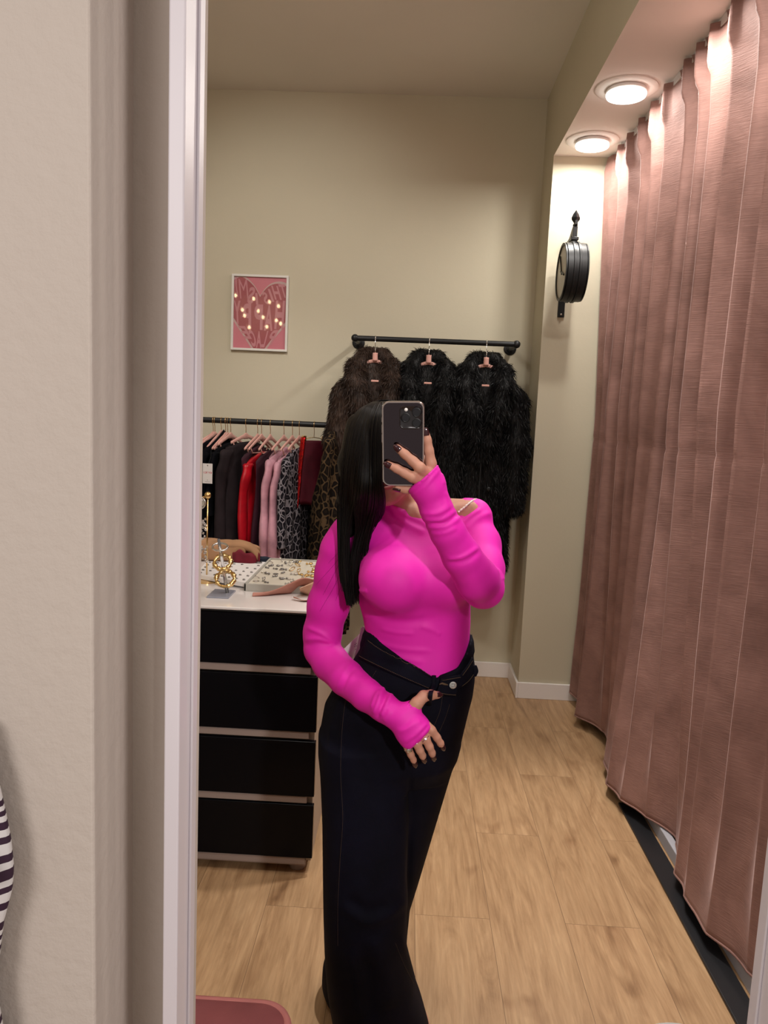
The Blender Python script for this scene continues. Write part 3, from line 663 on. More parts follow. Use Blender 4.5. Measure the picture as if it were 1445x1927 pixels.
# ------------------------------------------------------------------ signed-distance modelling
class Field:
    def __init__(s, lo, hi, h):
        s.lo = np.array(lo, float); s.h = h; s.n = np.ceil((np.array(hi) - s.lo) / h).astype(int) + 1
        s.D = np.full(s.n, 1.0, np.float32)
    def sub(s, lo, hi):
        a = np.clip(np.floor((np.array(lo) - s.lo) / s.h).astype(int), 0, s.n - 1); b = np.clip(np.ceil((np.array(hi) - s.lo) / s.h).astype(int) + 1, 1, s.n)
        sl = tuple(slice(i, j) for i, j in zip(a, b))
        ax = [(s.lo[k] + s.h * np.arange(a[k], b[k])).astype(np.float32) for k in range(3)]
        return sl, np.meshgrid(*ax, indexing='ij', sparse=True)
    def add(s, prim, k=.01, cut=None):
        sl, (x, y, z) = s.sub(prim.lo - .05, prim.hi + .05); d = prim.f(x, y, z)
        if cut is not None: d = np.maximum(d, cut(x, y, z))
        A = s.D[sl]; h = np.clip(.5 + .5 * (A - d) / k, 0, 1); s.D[sl] = A * (1 - h) + d * h - k * h * (1 - h)
    def carve(s, prim):
        sl, (x, y, z) = s.sub(prim.lo - .02, prim.hi + .02); s.D[sl] = np.maximum(s.D[sl], -prim.f(x, y, z))
    def cut(s, fn):
        _, (x, y, z) = s.sub(s.lo, s.lo + s.h * s.n); s.D = np.maximum(s.D, fn(x, y, z)).astype(np.float32)
    def mesh(s):
        D = s.D; sg = D < 0; n = D.shape
        c = [sg[i:n[0] - 1 + i, j:n[1] - 1 + j, k:n[2] - 1 + k] for i in (0, 1) for j in (0, 1) for k in (0, 1)]
        cnt = sum(q.astype(np.int8) for q in c); act = (cnt > 0) & (cnt < 8)
        I = np.argwhere(act); idx = np.full(act.shape, -1, np.int64); idx[act] = np.arange(len(I))
        P = np.zeros((len(I), 3)); W = np.zeros(len(I)); co = [(i, j, k) for i in (0, 1) for j in (0, 1) for k in (0, 1)]
        val = [D[I[:, 0] + a, I[:, 1] + b_, I[:, 2] + c_] for a, b_, c_ in co]
        for u in range(8):
            for v in range(u + 1, 8):
                if sum(abs(np.array(co[u]) - np.array(co[v]))) != 1: continue
                x = (val[u] < 0) != (val[v] < 0); t = np.where(x, val[u] / np.where(val[u] - val[v] == 0, 1, val[u] - val[v]), 0)
                P += np.where(x[:, None], np.array(co[u]) + t[:, None] * (np.array(co[v]) - np.array(co[u])), 0); W += x
        V = s.lo + s.h * (I + P / np.maximum(W, 1)[:, None]); Fs = []
        for ax in range(3):
            a, b_ = (ax + 1) % 3, (ax + 2) % 3
            s0 = [slice(1, n[k] - 1) for k in range(3)]; s0[ax] = slice(0, n[ax] - 1); s1 = list(s0); s1[ax] = slice(1, n[ax])
            A, B = sg[tuple(s0)], sg[tuple(s1)]
            for flip in (0, 1):
                m = (A & ~B) if not flip else (~A & B); E = np.argwhere(m)
                if not len(E): continue
                E = E + np.array([s0[0].start, s0[1].start, s0[2].start]); ea = np.eye(3, dtype=int)[a]; eb = np.eye(3, dtype=int)[b_]
                g = lambda q: idx[q[:, 0], q[:, 1], q[:, 2]]
                q = np.stack([g(E - ea - eb), g(E - eb), g(E), g(E - ea)], 1)
                Fs.append(q if not flip else q[:, ::-1])
        return V, np.concatenate(Fs)
class Prim: pass
def cone(a, b, ra, rb, sc=None):
    """tapered capsule"""
    p = Prim(); a, b = np.array(a, float), np.array(b, float); r = max(ra, rb)
    p.lo = np.minimum(a, b) - r; p.hi = np.maximum(a, b) + r; ab = b - a; L = max(np.dot(ab, ab), 1e-9)
    def f(x, y, z):
        t = np.clip(((x - a[0]) * ab[0] + (y - a[1]) * ab[1] + (z - a[2]) * ab[2]) / L, 0, 1)
        return np.sqrt((x - a[0] - t * ab[0]) ** 2 + (y - a[1] - t * ab[1]) ** 2 + (z - a[2] - t * ab[2]) ** 2) - (ra + t * (rb - ra))
    p.f = f; return p
def ell(c, r, rot=None):
    p = Prim(); c, r = np.array(c, float), np.array(r, float); R_ = np.eye(3) if rot is None else np.array(rot)
    m = r.max(); p.lo, p.hi = c - m, c + m
    def f(x, y, z):
        dx, dy, dz = x - c[0], y - c[1], z - c[2]
        u = [(R_[k, 0] * dx + R_[k, 1] * dy + R_[k, 2] * dz) / r[k] for k in range(3)]
        q = np.sqrt(u[0] ** 2 + u[1] ** 2 + u[2] ** 2) + 1e-6; g = np.sqrt((u[0] / r[0]) ** 2 + (u[1] / r[1]) ** 2 + (u[2] / r[2]) ** 2) + 1e-6
        return q * (q - 1) / g
    p.f = f; return p
def column(rows, off=0., pw=2.0, cap=.01):
    """stack of elliptical sections; rows: (z, x0, x1, yc, b)"""
    A = np.array(sorted(rows), float); p = Prim(); z_ = A[:, 0]
    p.lo = np.array([A[:, 1].min() - off, (A[:, 3] - A[:, 4]).min() - off, z_[0]]); p.hi = np.array([A[:, 2].max() + off, (A[:, 3] + A[:, 4]).max() + off, z_[-1]])
    zz = np.linspace(z_[0], z_[-1], 400); k = np.exp(-np.linspace(-2, 2, 25) ** 2); k /= k.sum()
    S_ = [np.convolve(np.pad(np.interp(zz, z_, A[:, i]), 12, mode='edge'), k, 'valid') for i in range(1, 5)]
    def f(x, y, z):
        zc = np.clip(z, z_[0], z_[-1]); x0, x1, yc, b_ = [np.interp(zc.ravel(), zz, q).reshape(zc.shape) for q in S_]
        cx_, a_ = (x0 + x1) / 2, (x1 - x0) / 2 + off; b_ = b_ + off
        u, v = np.abs(x - cx_) / a_, np.abs(y - yc) / b_
        q = (u ** pw + v ** pw) ** (1 / pw) + 1e-6; g = (u ** (pw - 1) / a_ + v ** (pw - 1) / b_) / q ** (pw - 1) + 1e-6
        g = np.sqrt((u ** (pw - 1) / a_) ** 2 + (v ** (pw - 1) / b_) ** 2) / q ** (pw - 1) + 1e-6
        d = (q - 1) / g; dz = np.maximum(z_[0] - z, z - z_[-1])
        return np.maximum(d, dz).astype(np.float32)
    p.f = f; return p
def vnormals(V, Fc):
    n = np.cross(V[Fc[:, 2]] - V[Fc[:, 0]], V[Fc[:, 3]] - V[Fc[:, 1]]); N = np.zeros_like(V)
    for k in range(4): np.add.at(N, Fc[:, k], n)
    return N / (np.linalg.norm(N, axis=1)[:, None] + 1e-12)
def smooth_mesh(V, Fc, it=2, lam=.5):
    for _ in range(it):
        S_ = np.zeros_like(V); c = np.zeros(len(V))
        for a, b_ in ((0, 1), (1, 2), (2, 3), (3, 0)):
            np.add.at(S_, Fc[:, a], V[Fc[:, b_]]); np.add.at(S_, Fc[:, b_], V[Fc[:, a]]); np.add.at(c, Fc[:, a], 1); np.add.at(c, Fc[:, b_], 1)
        V = V * (1 - lam) + lam * S_ / np.maximum(c, 1)[:, None]
    return V
def sdf_obj(name, fld, m, parent, it=2, deform=None, origin=(0, 0, 0)):
    V, Fc = fld.mesh(); V = smooth_mesh(V, Fc, it)
    if deform: V = deform(V, vnormals(V, Fc), Fc)
    me = bpy.data.meshes.new(name); me.vertices.add(len(V)); me.vertices.foreach_set('co', (V - np.array(origin)).astype(np.float32).ravel())
    me.loops.add(Fc.size); me.loops.foreach_set('vertex_index', Fc.astype(np.int32).ravel()); me.polygons.add(len(Fc))
    me.polygons.foreach_set('loop_start', np.arange(0, Fc.size, 4, dtype=np.int32)); me.polygons.foreach_set('loop_total', np.full(len(Fc), 4, np.int32))
    me.update(calc_edges=True); me.validate(); me.shade_smooth(); me.materials.append(m)
    o = bpy.data.objects.new(name, me); COL.objects.link(o)
    if parent: o.parent = parent
    return o, V, Fc

# ------------------------------------------------------------------ person
PERSON = empty('person', (0.0, 1.62, 0), 'person with long black hair in a magenta top and dark jeans, holding up a phone', 'person')
PO = np.array((0.0, 1.62, 0))
def zr(y, Y, x=745): return at(x, y, Y)[2]
def rows(tab):
    out = []
    for y, xl, xr, Yc, b_ in tab:
        a, c = at(xl, y, Yc), at(xr, y, Yc); out.append(((a[2] + c[2]) / 2, a[0], c[0], Yc, b_))
    return out
TORSO = rows([(962, 690, 870, 1.635, .045), (985, 664, 890, 1.632, .068), (1010, 655, 894, 1.63, .082), (1050, 657, 888, 1.625, .092), (1090, 666, 884, 1.622, .096), (1130, 674, 884, 1.622, .092), (1165, 684, 884, 1.622, .086), (1200, 690, 882, 1.622, .082), (1240, 692, 881, 1.622, .084), (1285, 700, 878, 1.622, .088)])
PELV = rows([(1205, 690, 884, 1.628, .088), (1225, 680, 889, 1.628, .094), (1245, 668, 892, 1.628, .10), (1270, 652, 892, 1.63, .108), (1300, 630, 888, 1.635, .116), (1330, 613, 880, 1.64, .122), (1380, 604, 868, 1.645, .122), (1420, 603, 858, 1.645, .115), (1452, 610, 838, 1.645, .09)])
LEG1 = rows([(1390, 604, 772, 1.625, .10), (1450, 603, 774, 1.615, .098), (1550, 607, 772, 1.60, .094), (1650, 608, 769, 1.59, .092), (1720, 609, 765, 1.59, .092), (1780, 611, 765, 1.60, .098), (1820, 613, 773, 1.61, .106), (1860, 617, 784, 1.62, .115), (1900, 624, 799, 1.635, .125)])
zh = .012; hem1 = (zh, at(640, 1990, 1.66)[0], at(824, 1990, 1.66)[0], 1.66, .14)
LEG1.append(hem1)
LEG2 = rows([(1390, 720, 866, 1.665, .095), (1450, 722, 848, 1.68, .092), (1500, 718, 833, 1.70, .090), (1550, 712, 818, 1.725, .088), (1600, 704, 803, 1.75, .088), (1650, 695, 788, 1.775, .088), (1700, 682, 772, 1.80, .090), (1740, 670, 768, 1.82, .094), (1780, 640, 764, 1.845, .10), (1815, 608, 758, 1.86, .108), (1850, 606, 752, 1.87, .115)])
LEG2.append((zh, at(612, 1890, 1.88)[0], at(752, 1890, 1.88)[0], 1.88, .125))
P_ = lambda x, y, Y: at(x, y, Y)
def chain(fld, pts, off, k=.012, cut=None):
    for (a, ra), (b_, rb) in zip(pts[:-1], pts[1:]): fld.add(cone(a, b_, ra + off, rb + off), k, cut)
ARM_L = [(P_(662, 1010, 1.632), .042), (P_(644, 1036, 1.638), .0445), (P_(634, 1076, 1.645), .0445), (P_(618, 1138, 1.655), .0435), (P_(607, 1190, 1.66), .0395), (P_(605, 1222, 1.655), .0385)]
FORE_L = [(P_(605, 1222, 1.655), .0385), (P_(622, 1247, 1.63), .040), (P_(652, 1276, 1.575), .0375), (P_(690, 1308, 1.515), .0325), (P_(722, 1331, 1.475), .0285), (P_(738, 1342, 1.463), .0275)]
HANDSL_L = [(P_(738, 1342, 1.463), .0275), (P_(757, 1352, 1.455), .031), (P_(775, 1372, 1.448), .0345), (P_(795, 1399, 1.443), .0345)]
ARM_R = [(P_(882, 988, 1.625), .0465), (P_(900, 1025, 1.60), .046), (P_(909, 1070, 1.55), .0425), (P_(909, 1106, 1.505), .041)]
FORE_R = [(P_(909, 1106, 1.505), .041), (P_(898, 1090, 1.475), .042), (P_(868, 1046, 1.435), .0365), (P_(842, 1000, 1.41), .0325), (P_(820, 955, 1.395), .029), (P_(806, 918, 1.388), .031), (P_(792, 888, 1.382), .034)]

# neckline and waist lines, as height over x
def line_at(pts, Y): 
    q = np.array([at(x, y, Y) for x, y in pts]); o = np.argsort(q[:, 0]); return q[o, 0], q[o, 2]
nx, nz_ = line_at([(640, 900), (690, 925), (716, 938), (745, 957), (775, 967), (800, 971), (840, 972), (860, 965), (880, 950), (897, 939), (925, 930), (960, 925)], 1.56)
def neck_cut(x, y, z): return z - (np.interp(np.broadcast_to(x, np.broadcast(x, y, z).shape).ravel(), nx, nz_).reshape(np.broadcast(x, y, z).shape) + .12 * (y - 1.56))
wx, wz = line_at([(640, 1180), (676, 1190), (690, 1196), (720, 1216), (750, 1233), (780, 1252), (812, 1272), (824, 1274), (826, 1270), (862, 1264), (876, 1247), (887, 1228), (900, 1218)], 1.545)
def waist_cut(x, y, z): 
    sh = np.broadcast(x, y, z).shape
    return z - (np.interp(np.broadcast_to(x, sh).ravel(), wx, wz).reshape(sh) + .10 * (y - 1.545))

BLO, BHI = (-.30, 1.28, -.01), (.30, 2.05, 1.66)
# ---- fingers: pixel joints and depths -------------------------------------------------
UPN = MC[:, 2] * np.array([1, -1, 1])           # outward normal of the phone back
PH_O = np.array([0, 1.36, CAM_H])
def on_phone(px, py, dn):                       # a point dn in front of the phone back
    o = PH_O + UPN * dn; r = ray(px, py); t = np.dot(o - ORG, UPN) / np.dot(r, UPN); return ORG + r * t
FING = []                                       # (list of (point, radius), nail direction, normal)
FING.append(([(P_(811, 893, 1.385), .0105), (P_(811, 872, 1.380), .0098), (P_(807, 848, 1.377), .0085), (P_(804, 828, 1.375), .0075), (P_(801.5, 813, 1.374), .0058)], (0, -1, 0)))
FING.append(([(P_(806, 897, 1.378), .0105), (on_phone(790, 880, .0115), .0098), (on_phone(777, 868, .0095), .0088), (on_phone(762, 855, .0090), .0080), (on_phone(748, 843, .0085), .0068)], UPN))
FING.append(([(P_(796, 908, 1.378), .0102), (on_phone(776, 898, .0115), .0094), (on_phone(762, 890, .0095), .0086), (on_phone(747, 882, .0090), .0078), (on_phone(730, 874, .0080), .0064)], UPN))
FING.append(([(P_(790, 918, 1.392), .0095), (P_(776, 921, 1.388), .0085), (P_(762, 921, 1.386), .0076), (P_(748, 918, 1.385), .0062)], (0, -.6, -.8)))
THUMB_R = [(P_(812, 915, 1.40), .0125), (P_(808, 890, 1.405), .0115), (P_(795, 868, 1.402), .0098), (P_(778, 852, 1.398), .0080)]
LOWN = _n(np.array((.1, -1., .25)))
for q in ([(803, 1366, 1.446), (812, 1374, 1.444), (822, 1388, 1.446), (829, 1399, 1.449), (832, 1405, 1.452)],
          [(791, 1380, 1.440), (801, 1391, 1.436), (808, 1405, 1.436), (813, 1417, 1.441), (815, 1425, 1.446)],
          [(777, 1390, 1.440), (784, 1399, 1.436), (790, 1412, 1.437), (795, 1422, 1.442), (797, 1429, 1.446)],
          [(764, 1399, 1.444), (768, 1408, 1.441), (773, 1420, 1.443), (778, 1430, 1.447), (780, 1437, 1.450)]):
    sc = 1.0 if q[0][0] > 770 else .88
    FING.append(([(P_(*p), r * sc) for p, r in zip(q, (.0090, .0086, .0077, .0068, .0050))], LOWN))
THUMB_L = [(P_(768, 1345, 1.448), .014), (P_(784, 1324, 1.452), .0125), (P_(797, 1310, 1.462), .0112), (P_(810, 1308, 1.474), .0102), (P_(824, 1308, 1.482), .0075)]

def body():
    f = Field(BLO, BHI, .0026)
    f.add(column(TORSO, -.004), .02); f.add(column(PELV, -.026), .03)
    f.add(column(LEG1[:-1] + [(.10, *LEG1[-1][1:])], -.02), .02); f.add(column(LEG2[:-1] + [(.10, *LEG2[-1][1:])], -.02), .02)
    # feet under the hems
    for L in (LEG1, LEG2):
        z, a, c, yc, b_ = L[-1]; m = (a + c) / 2
        f.add(cone((m, yc + .03, .10), (m, yc - .02, .055), .045, .04), .03); f.add(cone((m, yc + .03, .035), (m, yc - .10, .022), .033, .022), .02)
    # bust
    f.add(ell(P_(741, 1091, 1.537), (.062, .060, .060)), .03); f.add(ell(P_(842, 1085, 1.556), (.054, .052, .056)), .03)
    # neck, shoulders
    f.add(cone(P_(742, 985, 1.64), P_(738, 905, 1.605), .050, .047), .03)
    f.add(cone(P_(760, 968, 1.635), P_(893, 969, 1.628), .040, .033), .035); f.add(cone(P_(738, 962, 1.645), P_(657, 1004, 1.636), .038, .036), .035)
    f.add(cone(P_(775, 968, 1.585), P_(880, 955, 1.60), .012, .011), .02)      # collar bone
    chain(f, ARM_L, -.004, .02); chain(f, ARM_R, -.004, .02)
    chain(f, FORE_L, -.0055, .006); chain(f, FORE_R[:-2], -.004, .008)
    # head
    H = P_(724, 852, 1.56)
    rot = np.array([[1, 0, 0], [0, .985, .17], [0, -.17, .985]])
    f.add(ell(H + (0, .012, .022), (.072, .090, .080), rot), .02); f.add(ell(H + (.004, -.022, -.035), (.058, .062, .068), rot), .03)
    f.add(ell(H + (.006, -.058, -.080), (.026, .022, .020)), .025)
    nz0 = H + (.005, -.090, -.012)
    f.add(cone(nz0 + (0, .008, .030), nz0 + (0, -.010, -.006), .008, .010), .012); f.add(cone(nz0 + (-.010, 0, -.010), nz0 + (.010, 0, -.010), .007, .007), .008)
    for s in (-1, 1):
        f.carve(ell(H + (.005 + s * .031, -.094, .020), (.017, .012, .011))); f.add(ell(H + (.005 + s * .031, -.076, .017), (.014, .012, .010)), .006)
        f.add(cone(H + (.005 + s * .014, -.090, .036), H + (.005 + s * .045, -.074, .038), .006, .006), .01)
        f.add(ell(H + (s * .073, .012, .0), (.010, .018, .030)), .008)
    f.add(cone(H + (-.014, -.082, -.054), H + (.022, -.082, -.054), .007, .007), .008); f.add(cone(H + (-.012, -.080, -.064), H + (.020, -.080, -.064), .008, .008), .006)
    # hands
    K = .004
    for c in (FORE_R[-3:],): 
        pass
    wr = P_(818, 950, 1.394)
    f.add(cone(wr, P_(810, 925, 1.392), .024, .024), .02)
    for fg, _ in FING[:4]: f.add(cone(P_(811, 925, 1.392), fg[0][0], .019, fg[0][1] + .0035), .012)
    chain(f, THUMB_R, 0, K)
    for fg, _ in FING[:4]: chain(f, fg, 0, K)
    wl = P_(735, 1340, 1.466); f.add(cone(wl, P_(752, 1352, 1.459), .020, .018), .008)
    for fg, _ in FING[4:]: f.add(cone(P_(757, 1357, 1.457), fg[0][0], .0145, fg[0][1]), .008)
    chain(f, THUMB_L, 0, K)
    for fg, _ in FING[4:]: chain(f, fg, 0, K)
    o, V, Fc = sdf_obj('body', f, M['skin'], PERSON, 1, origin=PO)
    return H, V, Fc
HEAD, BV, BF = body()

# ---- top --------------------------------------------------------------------------------
FOLDS = [ # pixel polyline, height in m, half width in px, group: t torso, r raised forearm, l left arm
    ([(722, 945), (760, 968), (800, 985), (832, 998)], .0045, 6, 't'), ([(735, 962), (765, 985), (800, 1003)], .004, 6, 't'), ([(718, 955), (740, 975), (765, 1000)], -.003, 7, 't'),
    ([(800, 978), (830, 985), (850, 982)], .0025, 5, 't'),
    ([(686, 1132), (703, 1155), (730, 1168), (770, 1171), (820, 1164)], -.0045, 9, 't'), ([(676, 1108), (683, 1113), (692, 1112)], .003, 4, 't'),
    ([(715, 1183), (745, 1190), (780, 1192)], .0018, 4, 't'), ([(700, 1205), (750, 1220), (812, 1225)], .002, 5, 't'), ([(700, 1222), (750, 1238), (800, 1246)], .0015, 6, 't'),
    ([(790, 1178), (815, 1186), (830, 1195)], .0015, 5, 't'),
    ([(862, 990), (882, 972), (905, 958)], .0035, 5, 't'), ([(875, 1000), (900, 975), (925, 965)], .003, 6, 't'), ([(868, 980), (885, 962), (900, 950)], -.003, 4, 't'),
    ([(790, 965), (822, 966), (850, 950)], .003, 5, 'r'), ([(793, 975), (828, 978), (858, 960)], .0035, 5, 'r'), ([(800, 990), (835, 990), (866, 972)], .0035, 6, 'r'), ([(808, 1003), (835, 1003), (860, 992)], .0025, 5, 'r'),
    ([(812, 985), (840, 984), (862, 966)], -.003, 4, 'r'), ([(840, 1052), (870, 1048), (900, 1030)], .0028, 4, 'r'), ([(843, 1060), (875, 1056), (905, 1036)], -.0022, 5, 'r'),
    ([(936, 1068), (946, 1082), (947, 1092)], .0025, 4, 'r'),
    ([(773, 935), (800, 915), (830, 880)], .0012, 3, 'r'), ([(770, 931), (797, 910), (828, 875)], -.0012, 2.5, 'r'), ([(836, 912), (834, 900), (830, 890)], .002, 3, 'r'), ([(838, 925), (840, 940), (842, 952)], .002, 4, 'r'),
    ([(575, 1180), (600, 1190), (625, 1205), (632, 1212)], .003, 4, 'l'), ([(573, 1203), (600, 1203), (625, 1212)], .003, 5, 'l'), ([(574, 1215), (600, 1210), (622, 1214)], -.0022, 4, 'l'),
    ([(632, 1300), (645, 1270), (662, 1248)], .002, 5, 'l'), ([(640, 1305), (655, 1272), (668, 1255)], -.0018, 4, 'l'),
    ([(703, 1345), (712, 1322), (722, 1292)], .0045, 4.5, 'l'), ([(709, 1352), (720, 1325), (730, 1298)], -.004, 4, 'l'), ([(714, 1350), (726, 1327), (738, 1305)], .0035, 4, 'l'), ([(698, 1335), (706, 1312), (714, 1298)], .003, 4, 'l'), ([(722, 1358), (735, 1335)], .0025, 4, 'l'),
    ([(752, 1382), (780, 1362), (792, 1355)], .0018, 5, 'l'), ([(760, 1404), (785, 1388), (808, 1364)], -.0014, 2.5, 'l'), ([(757, 1399), (783, 1382), (805, 1359)], .0014, 3, 'l'), ([(745, 1375), (765, 1370), (782, 1350)], .0015, 5, 'l')]
def seg_d(px, py, poly):
    d = np.full(px.shape, 1e9); tt = np.zeros(px.shape); n = len(poly) - 1
    for i, ((ax_, ay), (bx_, by)) in enumerate(zip(poly[:-1], poly[1:])):
        dx, dy = bx_ - ax_, by - ay; t = np.clip(((px - ax_) * dx + (py - ay) * dy) / (dx * dx + dy * dy), 0, 1)
        e = np.hypot(px - ax_ - t * dx, py - ay - t * dy); m = e < d; d = np.where(m, e, d); tt = np.where(m, (i + t) / n, tt)
    return d, tt
def apply_folds(V, N, folds, member):
    px, py = proj(V); front = N[:, 1] < .35; D = np.zeros(len(V))
    for poly, amp, w, g in folds:
        S_ = spline(np.array(poly, float), 14); d, t = seg_d(px, py, [tuple(q) for q in S_])
        fade = np.clip(np.minimum(t, 1 - t) * 5 + .15, 0, 1)
        D += np.where(front & member[g], amp * np.exp(-(d / w) ** 2) * fade, 0)
    return V + N * D[:, None]
def dist_chain(V, pts):
    d = np.full(len(V), 1e9)
    for (a, ra), (b_, rb) in zip(pts[:-1], pts[1:]):
        ab = b_ - a; t = np.clip(((V - a) @ ab) / (ab @ ab), 0, 1); d = np.minimum(d, np.linalg.norm(V - a - t[:, None] * ab, axis=1) - (ra + t * (rb - ra)))
    return d
def cuff(pa, pb, out):                           # plane through two photo points, containing the view ray; keeps the side away from out
    a, b_ = pa, pb; n_ = np.cross(b_ - a, _n((a + b_) / 2 - ORG)); n_ = _n(n_); n_ = n_ if np.dot(n_, out - a) > 0 else -n_
    return lambda x, y, z: (x - a[0]) * n_[0] + (y - a[1]) * n_[1] + (z - a[2]) * n_[2]
def top():
    f = Field((-.30, 1.30, .90), (.30, 1.80, 1.55), .003)
    o_ = .0015
    f.add(column(TORSO, o_), .02)
    f.add(ell(P_(740, 1090, 1.527), (.071, .066, .068)), .035); f.add(ell(P_(842, 1085, 1.548), (.060, .058, .062)), .04)
    f.add(cone(P_(742, 985, 1.64), P_(738, 925, 1.612), .0525, .0505), .03)
    f.add(cone(P_(760, 968, 1.635), P_(893, 969, 1.628), .042, .035), .035); f.add(cone(P_(738, 962, 1.645), P_(657, 1004, 1.636), .041, .039), .035)
    chain(f, ARM_L, 0, .02); chain(f, ARM_R[:2], 0, .02)
    f.cut(neck_cut)
    chain(f, ARM_R[1:], 0, .012)
    cl = cuff(P_(764, 1411, 1.443), P_(812, 1365, 1.443), P_(800, 1420, 1.44))
    cr = cuff(P_(766, 930, 1.382), P_(826, 870, 1.382), P_(770, 860, 1.382))
    for a, b_ in zip(FORE_L[:-1], FORE_L[1:]): f.add(cone(a[0], b_[0], a[1], b_[1]), .008)
    # sleeve over the hand: flattened, one finger-width of cloth over the knuckles
    hl = HANDSL_L
    for (a, ra), (b_, rb) in zip(hl[:-1], hl[1:]): f.add(cone(a, b_, ra * .78, rb * .66), .010, cl); 
    u = _n(P_(812, 1365, 1.443) - P_(764, 1411, 1.443))
    for s in (-1, -.5, .5, 1):
        w0, w1, w2 = .006, .014, .0215
        f.add(cone(hl[1][0] + u * s * w0, hl[2][0] + u * s * w1, .0215, .019), .012, cl); f.add(cone(hl[2][0] + u * s * w1, hl[3][0] + u * s * w2, .019, .0165), .012, cl)
    f.add(cone(P_(757, 1352, 1.455), P_(779, 1330, 1.452), .019, .0155), .012)        # thumb hole side
    for a, b_ in zip(FORE_R[:-1], FORE_R[1:]): f.add(cone(a[0], b_[0], a[1], b_[1]), .008, cr)
    f.add(cone(P_(806, 918, 1.388), P_(780, 905, 1.384), .025, .021), .012, cr)
    # open cuffs
    f.carve(cone(P_(800, 905, 1.385), P_(792, 885, 1.382), .022, .029)); f.carve(cone(P_(786, 1318, 1.452), P_(774, 1336, 1.452), .0135, .012))
    def dfm(V, N, Fc):
        dr, dl = dist_chain(V, FORE_R), np.minimum(dist_chain(V, FORE_L + ARM_L[-3:]), dist_chain(V, HANDSL_L))
        mr = dr < .006; ml = dl < .008; return apply_folds(V, N, FOLDS, {'t': ~mr & ~ml, 'r': mr, 'l': ml})
    o, V, Fc = sdf_obj('bodysuit_top', f, M['pink_top'], PERSON, 2, dfm, PO); o['label'] = 'magenta long-sleeved off-shoulder top'
    return o, V, Fc
TOP, TV, TF = top()
# clear strap along the bare shoulder
def clear_strap():
    m = mat('clear_strap', (.80, .66, .62), .15, spec=.8); b = MB()
    SB = bvh(BV, BF); pts = [q for q in (hit(SB, x, y, .0012) for x, y in ((862, 964), (868, 959), (875, 954), (882, 948), (889, 943), (896, 940))) if q is not None and q[1] > 1.5]
    b.tube(spline(np.array(pts), 24), [.0022 + .0008 * math.sin(i * 1.9) for i in range(24)], 6).build('clear_strap', m, PERSON, True)
    child_loc(bpy.data.objects['clear_strap'])
def child_loc(o): o.matrix_parent_inverse = Matrix.Translation(-Vector(PO)); return o

# ---- jeans --------------------------------------------------------------------------------
JF = [([(668, 1262), (640, 1310), (624, 1360), (616, 1440)], .0015, 4, 'j'), ([(655, 1290), (642, 1380), (640, 1480), (645, 1560), (637, 1660), (634, 1760)], .002, 3, 'j'),
      ([(772, 1440), (771, 1560), (769, 1680)], -.004, 5, 'j'), ([(640, 1700), (690, 1735), (740, 1715), (764, 1690)], .004, 10, 'j'), ([(650, 1690), (690, 1712), (730, 1700)], -.004, 12, 'j'),
      ([(752, 1760), (770, 1810), (800, 1880)], .003, 6, 'j'), ([(700, 1760), (720, 1820), (735, 1900)], .006, 16, 'j'), ([(660, 1780), (668, 1850), (672, 1920)], .005, 14, 'j'), ([(690, 1800), (697, 1860), (700, 1925)], -.005, 14, 'j'),
      ([(820, 1335), (806, 1370), (790, 1400)], .0012, 3, 'j'), ([(846, 1325), (830, 1365), (812, 1400)], .0015, 3, 'j')]
def jeans():
    f = Field((-.32, 1.40, 0.0), (.34, 2.06, 1.16), .0035)
    f.add(column(PELV, .002), .02); f.add(column(rows([(1180, 690, 886, 1.625, .09), (1215, 683, 887, 1.628, .092)]), .003), .02)
    f.add(column(LEG1, 0, 2.2), .02); f.add(column(LEG2, 0, 2.2), .012)
    f.cut(waist_cut)
    def dfm(V, N, Fc): return apply_folds(V, N, JF, {'j': np.ones(len(V), bool)})
    return sdf_obj('jeans', f, M['denim'], PERSON, 2, dfm, PO)
JO, JV, JFc = jeans(); JO['label'] = 'dark indigo wide-leg jeans'
def bvh(V, Fc): return BVHTree.FromPolygons([tuple(v) for v in V], [tuple(int(i) for i in q) for q in Fc])
JB = bvh(JV, JFc); TB = bvh(TV, TF)
def hit(tree, px, py, off=0.):
    d = Vector(_n(ray(px, py))); p, n_, i, dist = tree.ray_cast(Vector(ORG), d)
    return None if p is None else np.array(p + n_ * off if n_.dot(d) < 0 else p - n_ * off)
def on_surface(tree, poly, n, off):
    out = []
    for x, y in spline(np.array(poly, float), n):
        q = hit(tree, x, y, off)
        if q is not None and q[1] < 1.9: out.append(q)
    return out
def stitched(poly, name='stitching', r=.0007, par=None, m=None):
    b = MB(); pts = on_surface(JB, poly, max(6, int(sum(math.dist(a, c) for a, c in zip(poly[:-1], poly[1:])) / 2.2)), .0005)
    for i in range(0, len(pts) - 1, 1):
        a, c = pts[i], pts[i + 1]
        if np.linalg.norm(a - c) < .02: b.tube([a, a * .3 + c * .7], r, 5)
    if b.v: o = b.build(name, m or M['stitch'], par or JO, True); child_loc(o); return o
clear_strap()
